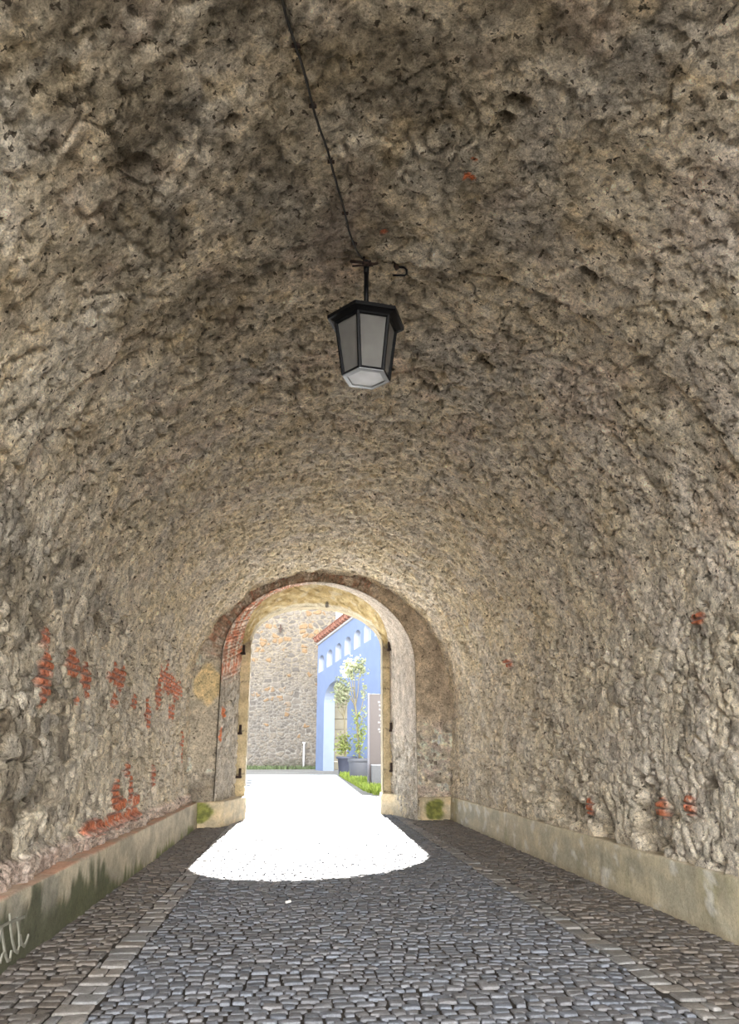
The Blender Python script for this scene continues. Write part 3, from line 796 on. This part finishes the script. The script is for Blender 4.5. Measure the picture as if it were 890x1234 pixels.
for pts in [outline] + niches + [door]:
    _, e = loop_edges(pts); allE += e
bmesh.ops.triangle_fill(bm, use_beauty=True, use_dissolve=False, edges=allE)
me = bpy.data.meshes.new('wall_face'); bm.to_mesh(me); bm.free(); me.materials.append(M_BLUE)
o = bpy.data.objects.new('wall_face', me); link(o, bw)
def reveal(name, pts, dep, mat, back=None, closed=True):
    mb = MB(); n = len(pts)
    mb.add([bp(u, 0, z) for u, z in pts] + [bp(u, -dep, z) for u, z in pts], [(i, (i + 1) % n, n + (i + 1) % n, n + i) for i in range(n)] + ([tuple(range(n, 2 * n))] if back else []))
    return mb.build(name, mat, bw)
for p in niches: reveal('niche', p, .38, M_NICHE, True)
reveal('gateway', door, .78, M_BLUEL)
bm = bmesh.new(); allE = []
for pts in [outline, door]:
    vs = [bm.verts.new(bp(u, -.78, z)) for u, z in pts]; allE += [bm.edges.new((vs[i], vs[(i + 1) % len(vs)])) for i in range(len(vs))]
bmesh.ops.triangle_fill(bm, use_beauty=True, use_dissolve=False, edges=allE)
me = bpy.data.meshes.new('back_face'); bm.to_mesh(me); bm.free(); me.materials.append(M_BLUE)
o = bpy.data.objects.new('back_face', me); link(o, bw)
# back and far end of the block: roof slope, end walls
mb = MB()
a = [bp(0, 0, -.5), bp(13, 0, -.5), bp(13, 0, roofz(13)), bp(0, 0, roofz(0))]; b = [bp(0, -.8, -.5), bp(13, -.8, -.5), bp(13, -.8, roofz(13) + .0), bp(0, -.8, roofz(0) + .0)]
mb.add([a[0], a[3], b[3], b[0]], [(0, 1, 2, 3)]); mb.build('end_wall', M_BLUE, bw)
mb = MB(); mb.add([a[1], b[1], b[2], a[2]], [(0, 1, 2, 3)]); mb.build('end_wall', M_BLUE, bw)
mb = MB()
mb.add([bp(-.1, .30, roofz(-.1) + .05), bp(13, .30, roofz(13) + .05), bp(13, -.95, roofz(13) + .05), bp(-.1, -.95, roofz(-.1) + .05)] + [bp(-.1, .30, roofz(-.1) - .01), bp(13, .30, roofz(13) - .01), bp(13, -.95, roofz(13) - .01), bp(-.1, -.95, roofz(-.1) - .01)],
       [(0, 1, 2, 3), (7, 6, 5, 4), (0, 4, 5, 1), (0, 3, 7, 4), (1, 5, 6, 2), (2, 6, 7, 3)])
mb.build('roof_deck', M_TILE, bw)
mb = MB()
nb = 56
for i in range(nb):
    u = -.1 + 13.1 * (i + .5) / nb; z = roofz(u) + .06
    vs = []; k = 6
    for row, (o_, dz) in enumerate(((.38, .0), (-.95, .0))):
        for q in range(k + 1):
            t = pi * q / k
            vs.append(bp(u - .125 * cos(t), o_, z + dz + .085 * sin(t)))
    fs = [(q, q + 1, k + 2 + q, k + 1 + q) for q in range(k)]
    vs2 = [v + Vector((0, 0, -.035)) for v in vs]
    mb.add(vs + vs2, fs + [tuple(x_ + 2 * (k + 1) for x_ in f[::-1]) for f in fs] + [(q, 2 * (k + 1) + q, 2 * (k + 1) + q + 1, q + 1) for q in range(k)])
mb.build('roof_tiles', M_TILE, bw)
mb = MB()
for i in range(28):   # dentils under the eaves
    u = .1 + .46 * i
    vs = [bp(u, 0, roofz(u) - .28), bp(u + .24, 0, roofz(u + .24) - .28), bp(u + .24, .34, roofz(u + .24) - .20), bp(u, .34, roofz(u) - .20)]
    mb.add(vs + [v + Vector((0, 0, .24)) for v in vs], [(0, 1, 2, 3), (4, 7, 6, 5), (0, 4, 5, 1), (1, 5, 6, 2), (2, 6, 7, 3), (3, 7, 4, 0)])
mb.build('dentils', M_TILE, bw)
mb = MB()
vs = [bp(0, .0, roofz(0) - .42), bp(13, .0, roofz(13) - .42), bp(13, .10, roofz(13) - .40), bp(0, .10, roofz(0) - .40)]
mb.add(vs + [v + Vector((0, 0, .14)) for v in vs], [(0, 1, 2, 3), (4, 7, 6, 5), (0, 4, 5, 1), (1, 5, 6, 2), (2, 6, 7, 3), (3, 7, 4, 0)])
mb.build('cornice', M_WHITE, bw)
# quoined sandstone jamb seen inside the blue gateway
jb = empty('sandstone_gate_pier', (3.35, 56.8, .38), 'pale yellow sandstone pier seen through the blue arched gateway', 'pier')
mb = MB(); qx = []
z = -.1; i = 0
while z < 6.4:
    hq = .62 + .1 * ((i * 7) % 3); wq = .08 if i % 2 else .0
    c = Vector((3.35, 56.8, .38))
    mb.box((0, 0, z + hq / 2), (1.55 + wq, 1.1 + wq, hq - .02)); z += hq; i += 1
mb.build('stone_blocks', flat_mat('yellow_sandstone', np.array((.17, .155, .115)), .9, 0, .1, 3, .2, .3), jb, bevel=.02)

# ------------------------------------------------------------------ potted trees
M_POT = flat_mat('grey_planter', np.array((0.048, 0.050, 0.059)), .6, 0, .06)
M_POT2 = flat_mat('slate_planter', np.array((0.034, 0.038, 0.056)), .6, 0, .06)
M_SOIL = flat_mat('soil', srgb(60, 48, 38), .95)
M_BARK = flat_mat('bark', np.array((.10, .085, .05)), .9, 0, .3, 20)
def leaf_mat(name, col):
    m, nt, b = newmat(name); L = nt.links.new
    out = nt.nodes['Material Output']
    tr = N(nt, 'ShaderNodeBsdfTranslucent'); mx = N(nt, 'ShaderNodeMixShader'); mx.inputs[0].default_value = .5
    oi = N(nt, 'ShaderNodeTexNoise'); oi.inputs['Scale'].default_value = 6
    tc = N(nt, 'ShaderNodeTexCoord'); L(tc.outputs['Object'], oi.inputs['Vector'])
    col = np.array(col); r = ramp(nt, [(.3, tuple(col * .75)), (.7, tuple(np.minimum(col * 1.2, 1)))]); L(oi.outputs['Fac'], r.inputs[0])
    L(r.outputs[0], b.inputs['Base Color']); L(r.outputs[0], tr.inputs['Color']); b.inputs['Roughness'].default_value = .6
    L(b.outputs[0], mx.inputs[1]); L(tr.outputs[0], mx.inputs[2]); L(mx.outputs[0], out.inputs['Surface'])
    return m
M_LEAF = leaf_mat('young_leaf', np.array((.19, .22, .06))); M_LEAFP = leaf_mat('pale_leaf', np.array((.24, .26, .15))); M_GRASS = leaf_mat('grass_blade', np.array((0.216, 0.276, 0.042)))
def leaves(mb, pts, spread, count, size, seed):
    r = random.Random(seed)
    for _ in range(count):
        c = Vector(r.choice(pts)) + Vector((r.gauss(0, spread[0]), r.gauss(0, spread[0]), r.gauss(0, spread[1])))
        d = Vector((r.uniform(-1, 1), r.uniform(-1, 1), r.uniform(-.6, 1))).normalized()
        s = d.cross(Vector((r.uniform(-1, 1), r.uniform(-1, 1), r.uniform(-1, 1)))).normalized()
        l = size * r.uniform(.6, 1.3); w_ = l * .3; nn = d.cross(s) * l * .12
        mb.add([c, c + d * l * .45 + s * w_ + nn, c + d * l, c + d * l * .45 - s * w_ + nn], [(0, 1, 2), (0, 2, 3)])
def potted(loc, R, Hh, trunk, branches, lsets, label, potmat, seed, prof=None):
    t = empty('potted_tree', loc, label, 'potted tree', 'potted trees by the blue wall')
    prof = prof or [(0, 0), (R * .74, 0), (R * .78, .04), (R * .93, Hh * .80), (R * .93, Hh * .82), (R, Hh * .84), (R, Hh), (R * .92, Hh), (R * .88, Hh * .9), (0, Hh * .9)]
    mb = MB(); mb.lathe(prof, (0, 0, 0), 48); mb.build('pot', potmat, t, True, bevel=0)
    mb = MB(); mb.lathe([(0, Hh * .91), (R * .5, Hh * .93), (R * .88, Hh * .905)], (0, 0, 0), 32); mb.build('soil', M_SOIL, t, True)
    mb = MB(); mb.tube(trunk, [.06 - .03 * i / len(trunk) for i in range(len(trunk))], 8); tk = mb.build('trunk', M_BARK, t, True)
    for i, b in enumerate(branches):
        mb = MB(); mb.tube(b, [.03 - .018 * k / max(1, len(b) - 1) for k in range(len(b))], 6); mb.build('branch', M_BARK, tk, True)
    for i, (pts, sp, cnt, sz, mt) in enumerate(lsets):
        mb = MB(); leaves(mb, pts, sp, cnt, sz, seed + i); mb.build('foliage', mt, t)
    return t
# nearer, taller tree
zr = 1.0
trunk = [(-.04, 0, .85), (-.06, 0, 1.5), (-.14, .02, 2.3), (-.2, 0, 3.1), (-.28, 0, 3.9)]
br = [[(-.24, 0, 3.3), (-.45, .1, 4.2), (-.52, .1, 4.7), (-.75, .12, 5.3)], [(-.28, 0, 3.85), (-.42, 0, 4.7), (-.50, .0, 5.7)], [(-.27, 0, 3.8), (-.30, .1, 4.7), (-.30, .1, 5.6)],
      [(-.26, 0, 3.5), (-.14, -.1, 4.2), (-.08, -.1, 5.0), (.02, -.1, 5.7)], [(-.2, 0, 2.9), (.05, .05, 3.4), (.2, .05, 4.1), (.2, .05, 4.4)], [(-.15, 0, 2.4), (.1, .1, 2.8), (.25, .1, 3.3)], [(-.28, 0, 3.6), (-.62, 0, 4.1), (-.72, 0, 4.3)]]
top = [(-.75, .1, 5.35), (-.5, 0, 5.6), (-.3, .1, 5.5), (-.1, -.1, 5.55), (.02, -.1, 5.7), (-.45, .1, 5.25), (.1, 0, 5.4), (-.6, 0, 5.2)]
low = [(-.04, 0, 1.3), (-.08, 0, 1.6), (-.1, 0, 1.9), (-.05, 0, 2.2), (.1, 0, 2.4), (-.15, 0, 2.6), (-.2, 0, 3.0)]
potted((3.14, 40.0, .214), .63, 1.02, trunk, br, [(top, (.13, .20), 260, .24, M_LEAFP), (low, (.14, .16), 260, .17, M_LEAF), ([(.2, .05, 4.4), (.2, .05, 4.1), (.25, .1, 3.3), (.15, .1, 3.0)], (.08, .12), 70, .18, M_LEAFP)],
       'taller potted tree in round grey tub nearer the brown sign', M_POT, 11)
trunk = [(-.1, 0, .85), (-.12, 0, 1.8), (-.14, 0, 2.8), (-.2, 0, 3.6)]
br = [[(-.16, 0, 3.0), (-.4, 0, 3.9), (-.5, .0, 4.9)], [(-.2, 0, 3.5), (-.3, 0, 4.4), (-.36, .05, 5.2)], [(-.18, 0, 3.3), (-.02, .0, 4.2), (.05, 0, 4.9)], [(-.16, 0, 3.2), (-.55, .05, 3.7), (-.62, .05, 4.5)]]
top = [(-.5, 0, 5.0), (-.36, 0, 5.3), (-.2, 0, 5.0), (.0, 0, 4.9), (-.6, 0, 4.6), (-.3, 0, 4.5), (-.45, 0, 4.2), (-.1, 0, 4.5)]
low = [(-.45, 0, 1.5), (-.3, 0, 1.6), (-.15, 0, 1.8), (-.35, 0, 1.9), (.0, 0, 2.0), (-.4, 0, 1.3), (-.2, 0, 1.4), (.08, 0, 1.5)]
potted((2.90, 47.0, .289), .62, 1.02, trunk, br, [(top, (.15, .24), 260, .26, M_LEAFP), (low, (.15, .18), 260, .20, M_LEAF)],
       'shorter potted tree in slate blue tub before the blue gateway', M_POT2, 31,
       [(0, 0), (.44, 0), (.46, .03), (.53, .86), (.62, .88), (.62, .99), (.55, 1.0), (.52, .92), (0, .92)])

# ------------------------------------------------------------------ information sign and the grey post beside it
M_SIGN = flat_mat('brown_enamel', np.array((0.036, 0.029, 0.028)), .5, 0, .04); M_SIGNF = flat_mat('sign_frame', np.array((0.076, 0.076, 0.090)), .45, .1, .04); M_TEXT = flat_mat('white_lettering', np.array((.28, .28, .28)), .6, 0, .02)
sg = empty('information_sign', (3.75, 33.5, .145), 'tall brown information panel with white lettering beside the right jamb', 'sign')
mb = MB(); mb.box((0, .03, 1.875), (1.44, .10, 3.77)); mb.build('panel', M_SIGN, sg, bevel=.01)
mb = MB(); mb.box((-.765, .03, 1.88), (.09, .14, 3.80)); mb.box((.765, .03, 1.88), (.09, .14, 3.80)); mb.build('frame', M_SIGNF, sg, bevel=.008)
rr_ = random.Random(4)
for zt, cnt in ((3.42, 1), (3.28, 1), (3.12, 1), (2.86, 1), (2.72, 1), (2.58, 1), (2.44, 1), (2.30, 1), (2.19, 1)):
    x = -.36 + rr_.choice([0, .05, .1])
    while x < .45:
        wv = rr_.uniform(.05, .12)
        k = 0; mb = MB()
        while k < wv:        # short upright and level strokes standing for small letters
            mb.box((x + k, -.024, zt), (.012, .006, .07)); mb.box((x + k + .014, -.024, zt + rr_.choice([-.028, 0, .028])), (.030, .006, .014)); k += .034
        mb.build('word', M_TEXT, sg); x += wv + .05
po = empty('grey_post', (3.26, 33.0, .14), 'low square grey post with pale cap in front of the brown sign', 'post')
mb = MB(); mb.box((0, 0, .42), (.40, .34, .86)); mb.build('post_body', flat_mat('grey_post_paint', np.array((0.056, 0.059, 0.064)), .6), po, bevel=.012)
mb = MB(); mb.box((0, 0, .875), (.43, .37, .05)); mb.build('cap', flat_mat('pale_cap', np.array((.16, .165, .175)), .5), po, bevel=.008)

# ------------------------------------------------------------------ grass
def in_poly(x, y, poly):
    c = False; j = len(poly) - 1
    for i in range(len(poly)):
        if (poly[i][1] > y) != (poly[j][1] > y) and x < (poly[j][0] - poly[i][0]) * (y - poly[i][1]) / (poly[j][1] - poly[i][1]) + poly[i][0]: c = not c
        j = i
    return c
def grass(name, poly, count, hgt, mat, label, seed):
    r = random.Random(seed); mb = MB(); xs = [p[0] for p in poly]; yy = [p[1] for p in poly]; k = 0
    while k < count:
        x, y = r.uniform(min(xs), max(xs)), r.uniform(min(yy), max(yy))
        if not in_poly(x, y, poly): continue
        if hypot(x - 3.14, y - 40) < .72 or hypot(x - 2.9, y - 47) < .72 or hypot(x - .47, y - 57.55) < .22: continue
        if (2.75 < x < 4.75 and 33.2 < y < 33.85) or (2.9 < x < 3.6 and 32.6 < y < 33.4): continue
        k += 1; z = float(ground_z(y)) - .02; a = r.uniform(0, 2 * pi); l = hgt * r.uniform(.5, 1.4); b = r.uniform(.1, .7) * l
        d = Vector((cos(a), sin(a), 0)); s = Vector((-sin(a), cos(a), 0)) * r.uniform(.012, .03) * (1 + hgt); p = Vector((x, y, z))
        m_ = p + d * b * .35 + Vector((0, 0, l * .6)); t = p + d * b + Vector((0, 0, l))
        mb.add([p - s, p + s, m_ + s * .7, m_ - s * .7, t], [(0, 1, 2, 3), (3, 2, 4)])
    o = mb.build(name, mat); return tag(o, label, 'grass', None, 'stuff')
grass('grass', [(2.38, 45.5), (2.42, 40), (2.52, 36), (2.58, 31), (2.75, 28.6), (3.05, 28.0), (3.5, 28.6), (3.4, 33), (3.9, 38), (4.4, 44)], 5200, .22, M_GRASS, 'bright green grass strip between path edge and potted trees', 3)
grass('grass', [(-8, 57.7), (-8, 56.3), (-2, 56.6), (1.0, 57.0), (2.4, 56.6), (2.5, 57.6)], 2200, .22, leaf_mat('shaded_grass_tint', np.array((.13, .17, .08))), 'thin dark green grass along the foot of the stone tower', 5)  # second strip: the tower's shade is put into its darker green

# ------------------------------------------------------------------ lantern
LX, LY = .49, 5.75
ln = empty('street_lantern', (LX, LY, 5.62), 'black six-sided lantern with frosted panes hanging from the vault', 'lantern')
HEX = [radians(a) for a in (-110, -50, 10, 70, 130, 190)]
def hx(R, z): return [Vector((R * cos(a), R * sin(a), z)) for a in HEX]
def hexloft(levels, capb=False, capt=False):
    mb = MB(); vs = []
    for R, z in levels: vs += hx(R, z)
    k = len(levels); fs = [(i * 6 + j, i * 6 + (j + 1) % 6, (i + 1) * 6 + (j + 1) % 6, (i + 1) * 6 + j) for i in range(k - 1) for j in range(6)]
    if capb: fs.append(tuple(range(6))[::-1])
    if capt: fs.append(tuple((k - 1) * 6 + j for j in range(6)))
    mb.add(vs, fs); return mb
zt, zb_ = 4.985 - 5.62, 4.50 - 5.62
RT, RB = .262, .196
mb = hexloft([(RT - .02, zt - .01), (.318, zt + .02), (.340, zt + .022), (.342, zt + .055), (.325, zt + .062), (.14, zt + .13), (.05, zt + .17), (.028, zt + .18)], True, True)
mb.build('roof', M_BLACK, ln)
def pt(i, t, out=0.0):
    R = RT + (RB - RT) * t + out; a = HEX[i % 6]
    return Vector((R * cos(a), R * sin(a), zt + (zb_ - zt) * t))
for i in range(6):
    mb = MB(); a, b = pt(i, 0), pt(i, 1); mb.tube([a, b], .0165, 6); mb.build('corner_bar', M_BLACK, ln)
def rail(t, r, name, mat):
    mb = MB()
    for i in range(6): mb.tube([pt(i, t), pt(i + 1, t)], r, 6)
    mb.build(name, mat, ln)
rail(0.01, .016, 'top_rail', M_BLACK); rail(.985, .012, 'bottom_rail', M_BLACK)
def frosted():
    m, nt, b = newmat('frosted_glass'); L = nt.links.new; out = nt.nodes['Material Output']
    b.inputs['Base Color'].default_value = (.62, .60, .57, 1); b.inputs['Roughness'].default_value = .35
    tr = N(nt, 'ShaderNodeBsdfTranslucent'); tr.inputs['Color'].default_value = (.46, .45, .43, 1)
    tc = N(nt, 'ShaderNodeTexCoord'); n = N(nt, 'ShaderNodeTexNoise'); n.inputs['Scale'].default_value = 9; L(tc.outputs['Object'], n.inputs['Vector'])
    r = ramp(nt, [(.3, (.22, .215, .205)), (.7, (.32, .315, .30))]); L(n.outputs['Fac'], r.inputs[0]); L(r.outputs[0], b.inputs['Base Color'])
    mx = N(nt, 'ShaderNodeMixShader'); mx.inputs[0].default_value = .45
    L(b.outputs[0], mx.inputs[1]); L(tr.outputs[0], mx.inputs[2]); L(mx.outputs[0], out.inputs['Surface'])
    return m
M_FROST = frosted()
for i in range(6):
    q = [pt(i, .02, -.006), pt(i + 1, .02, -.006), pt(i + 1, .98, -.006), pt(i, .98, -.006)]
    nn = ((q[1] - q[0]).cross(q[3] - q[0])).normalized() * .005
    if nn.dot(Vector((q[0].x, q[0].y, 0))) > 0: nn = -nn
    mb = MB(); mb.add(q + [v + nn for v in q], [(0, 1, 2, 3), (7, 6, 5, 4), (0, 4, 5, 1), (1, 5, 6, 2), (2, 6, 7, 3), (3, 7, 4, 0)])
    mb.build('glass_pane', M_FROST, ln)
mb = hexloft([(RB + .004, zb_ + .012), (RB + .006, zb_ - .012), (RB - .035, zb_ - .016), (RB - .038, zb_ + .006)]); fr = mb.build('bottom_frame', flat_mat('grey_metal', srgb(150, 154, 158), .45, .3), ln)
mb = hexloft([(RB - .034, zb_ - .006), (RB - .034, zb_ + .0)], True, True); mb.build('bottom_pane', flat_mat('glass_reflection_tint', srgb(196, 200, 204), .12, 0, .18, 5, .6), fr)  # pale colour paints in the light reflected by the pane
mb = MB(); mb.tube([(0, 0, zt + .16), (0, 0, -.09)], .02, 10); mb.build('hanging_rod', M_BLACK, ln, True)
mb = MB(); mb.tube([(0, 0, -.02), (0, 0, -.1)], .024, 10)
mb.tube([(.03 * cos(t), 0, .03 * sin(t) - .0) for t in [2 * pi * k / 16 for k in range(17)]], .010, 6); mb.build('ring', M_BLACK, ln, True)
mb = MB(); mb.tube([(-.02, .02, .12), (-.02, 0, -.0), (.0, -.02, -.04), (.03, -.0, -.02), (.035, .0, .03)], .011, 8); mb.tube([(-.14, .03, .035), (-.05, .0, .01), (.07, .01, .005), (.10, .03, .03)], .014, 8)
mb.tube([(-.12, .02, -.02), (-.06, -.01, -.03), (.06, -.01, -.025)], .010, 8)
mb.build('hook', M_IRON, ln, True)
# second, empty hook beside it
hk = empty('ceiling_hook', (.80, 5.86, 5.68), 'bent black iron hook in the vault beside the hanging lantern', 'hook')
mb = MB(); mb.tube([(-.03, 0, .10), (-.03, 0, .0), (-.02, 0, -.02)], .022, 8); mb.build('shank', M_IRON, hk, True)
mb = MB(); mb.tube([(-.03, 0, -.0), (.04, 0, .0), (.065, 0, -.025), (.065, 0, -.065), (.045, 0, -.085), (-.06, 0, -.09)], .010, 8); mb.build('hook_bend', M_BLACK, hk, True)

# cable pinned along the vault
def vaultz(X): return Z0 + BZ * sqrt(1 - ((X - CX) / AX) ** 2)
cp = [(-.32, 2.6), (-.177, 3.30), (-.096, 3.64), (.035, 4.18), (.174, 4.70), (.304, 5.28), (.43, 5.70)]  # cable points cast from image pixels onto the vault profile
cb = empty('power_cable', (-.32, 2.6, vaultz(-.32) - .08), 'thin black cable pinned along the vault up to the lantern', 'cable')
base = Vector(cb.location)
pts = []
def proud(x, y):
    i = int(np.searchsorted(ssamp, s_at(x))); j = int(np.searchsorted(ys, y))
    return float(D[i - 6:i + 7, max(j - 12, 0):j + 12].max()) + .012
for (a, b) in zip(cp[:-1], cp[1:]):
    for k in range(6):
        t = k / 6; x, y = a[0] + (b[0] - a[0]) * t, a[1] + (b[1] - a[1]) * t
        pts.append(Vector((x + .004 * sin(y * 9), y, vaultz(x) - proud(x, y))) - base)
pts.append(Vector((LX - .035, LY - .01, 5.66)) - base)
mb = MB(); mb.tube(pts, .0085, 8); mb.build('cable', M_CABLE, cb, True)
for i in (4, 10, 16, 22, 28, 33):
    mb = MB(); p = pts[min(i, len(pts) - 2)]; mb.box(p + Vector((0, 0, .005)), (.05, .022, .016)); mb.tube([p, p + Vector((.01, 0, .07))], .006, 6); mb.build('clip', M_IRON, cb)

# ------------------------------------------------------------------ hinge pins in the jambs
def pintle(x, y, z, side, label):
    t = empty('hinge_pintle', (x, y, z), label, 'hinge pin', 'hinge pins in the door jambs')
    mb = MB(); mb.tube([(0, 0, -.02), (0, 0, .17)], .032, 10); mb.build('pin', M_IRON, t, True)
    mb = MB(); mb.box((side * .06, .06, -.03), (.20, .16, .055)); mb.build('strap', M_IRON, t, bevel=.006)
for x, y, z, s, lb in [(-1.41, 19.60, 3.92, -1, 'topmost rusty hinge pin on the left stone jamb'), (-1.40, 19.60, 1.98, -1, 'middle rusty hinge pin on the left stone jamb'), (-1.36, 19.61, .97, -1, 'lowest rusty hinge pin on the left stone jamb'),
                       (2.38, 20.58, 4.18, 1, 'topmost rusty hinge pin on the right stone jamb'), (2.42, 20.60, 2.08, 1, 'middle rusty hinge pin on the right stone jamb'), (2.42, 20.60, 1.08, 1, 'lowest rusty hinge pin on the right stone jamb')]:
    pintle(x, y, z, s, lb)

# ------------------------------------------------------------------ graffiti on the left plinth, litter
gf = []
def stroke(mb, pts, wd):
    for (y0, z0), (y1, z1) in zip(pts[:-1], pts[1:]):
        d = Vector((0, y1 - y0, z1 - z0)); l = d.length; d.normalize(); nrm_ = Vector((0, -d.z, d.y)) * wd / 2
        off = lambda z: -2.04 - .03 * (z + .06) / .54 + .022
        a = Vector((off(z0), y0, z0)) - d * wd * .3; b = Vector((off(z1), y1, z1)) + d * wd * .3
        vs = [a - nrm_, a + nrm_, b + nrm_, b - nrm_]
        mb.add(vs + [v - Vector((.012, 0, 0)) for v in vs], [(0, 1, 2, 3), (7, 6, 5, 4), (0, 4, 5, 1), (1, 5, 6, 2), (2, 6, 7, 3), (3, 7, 4, 0)])
mb = MB()
GRAF = [[(6.172, 0.33), (6.393, 0.326), (6.703, 0.303)], [(6.386, 0.38), (6.424, 0.277), (6.485, 0.182), (6.552, 0.108), (6.613, 0.081), (6.646, 0.12), (6.608, 0.231), (6.547, 0.322)], [(6.641, 0.187), (6.699, 0.119), (6.756, 0.092), (6.804, 0.116), (6.838, 0.149)], [(6.207, 0.24), (6.221, 0.299), (6.237, 0.313), (6.289, 0.223), (6.357, 0.12), (6.409, 0.073), (6.461, 0.07), (6.475, 0.121)], [(6.263, 0.097), (6.288, 0.135), (6.325, 0.145)]]  # stroke points traced in image pixels, projected onto the plinth face
for g_ in GRAF: stroke(mb, g_, .020)
go = mb.build('graffiti', flat_mat('faded_spray_paint', srgb(134, 132, 120), .8, 0, .15, 20))
tag(go, 'faded white spray-paint scrawl on the mossy left plinth', 'graffiti')
mb = MB(); mb.tube([(-.075, 8.80, .022), (-.03, 8.84, .024)], .013, 10); mb.build('filter', flat_mat('paper_white', (.75, .74, .70), .8), None)
o = bpy.data.objects['filter']; o.name = 'cigarette_end'; tag(o, 'small white cigarette end lying on the shaded setts', 'litter')
mb = MB(); mb.add([(.05, 11.72, .016), (.10, 11.68, .03), (.16, 11.74, .02), (.11, 11.80, .034), (.105, 11.74, .040)], [(0, 1, 4), (1, 2, 4), (2, 3, 4), (3, 0, 4)])
lf = mb.build('fallen_leaf', flat_mat('yellow_leaf', srgb(226, 200, 40), .7)); tag(lf, 'single yellow leaf lying in the sunlit patch of setts', 'leaf')
mb_ = lf.modifiers.new('thick', 'SOLIDIFY'); mb_.thickness = .004

# ------------------------------------------------------------------ light
sun = bpy.data.lights.new('sun', 'SUN'); so = bpy.data.objects.new('sun', sun); link(so)
d = Vector((-.022, -1, -.508)); so.rotation_euler = d.to_track_quat('-Z', 'Y').to_euler(); so.location = (0, 40, 25)
sun.energy = 36.0; sun.angle = radians(.55); sun.color = (1, .96, .90)
w_ = bpy.data.worlds.new('sky'); SC.world = w_; w_.use_nodes = True
nt = w_.node_tree; bg = nt.nodes['Background']; L = nt.links.new
tc = N(nt, 'ShaderNodeTexCoord'); sx = N(nt, 'ShaderNodeSeparateXYZ'); L(tc.outputs['Generated'], sx.inputs[0])
mr = N(nt, 'ShaderNodeMapRange'); mr.inputs['From Min'].default_value = -.92; mr.inputs['From Max'].default_value = -.55; L(sx.outputs['Y'], mr.inputs['Value'])
r = ramp(nt, [(0, (14.5, 14.4, 14.2)), (1, (.72, .92, 1.18))]); L(mr.outputs[0], r.inputs[0])  # bright lobe of sky added behind the camera to light the tunnel
cn = N(nt, 'ShaderNodeTexNoise'); cn.inputs['Scale'].default_value = 3.5; cn.inputs['Detail'].default_value = 6; L(tc.outputs['Generated'], cn.inputs['Vector'])
cr = ramp(nt, [(.42, 0.), (.62, 1.)]); L(cn.outputs['Fac'], cr.inputs[0])
mx = N(nt, 'ShaderNodeMix', data_type='RGBA'); L(cr.outputs[0], mx.inputs[0]); L(r.outputs[0], mx.inputs[6])
sc2 = mult(nt, r.outputs[0], r.outputs[0], 0.0); 
wh = N(nt, 'ShaderNodeMix', data_type='RGBA', blend_type='ADD'); wh.inputs[0].default_value = .35; L(r.outputs[0], wh.inputs[6]); wh.inputs[7].default_value = (1, .85, .7, 1); L(wh.outputs[2], mx.inputs[7])
L(mx.outputs[2], bg.inputs['Color']); bg.inputs['Strength'].default_value = 1.0

# ------------------------------------------------------------------ camera
cam = bpy.data.cameras.new('camera'); co = bpy.data.objects.new('camera', cam); link(co)
cam.sensor_fit = 'VERTICAL'; cam.sensor_height = 24; cam.lens = 24 * 920 / 1234; cam.clip_start = .05; cam.clip_end = 400
YAW, PIT = 0.0899472, 0.3053586
F = Vector((sin(YAW) * cos(PIT), cos(YAW) * cos(PIT), sin(PIT)))
co.location = (0, 0, 1.5); co.rotation_euler = F.to_track_quat('-Z', 'Y').to_euler()
SC.camera = co
vs_ = SC.view_settings
SC.display_settings.display_device = 'sRGB'; vs_.view_transform = 'Standard'; vs_.look = 'None'; vs_.gamma = 1; vs_.use_curve_mapping = False
vs_.exposure = 1.03
SC.cycles.max_bounces = 14; SC.cycles.diffuse_bounces = 12; SC.cycles.sample_clamp_indirect = 8
SC.cycles.use_denoising = True
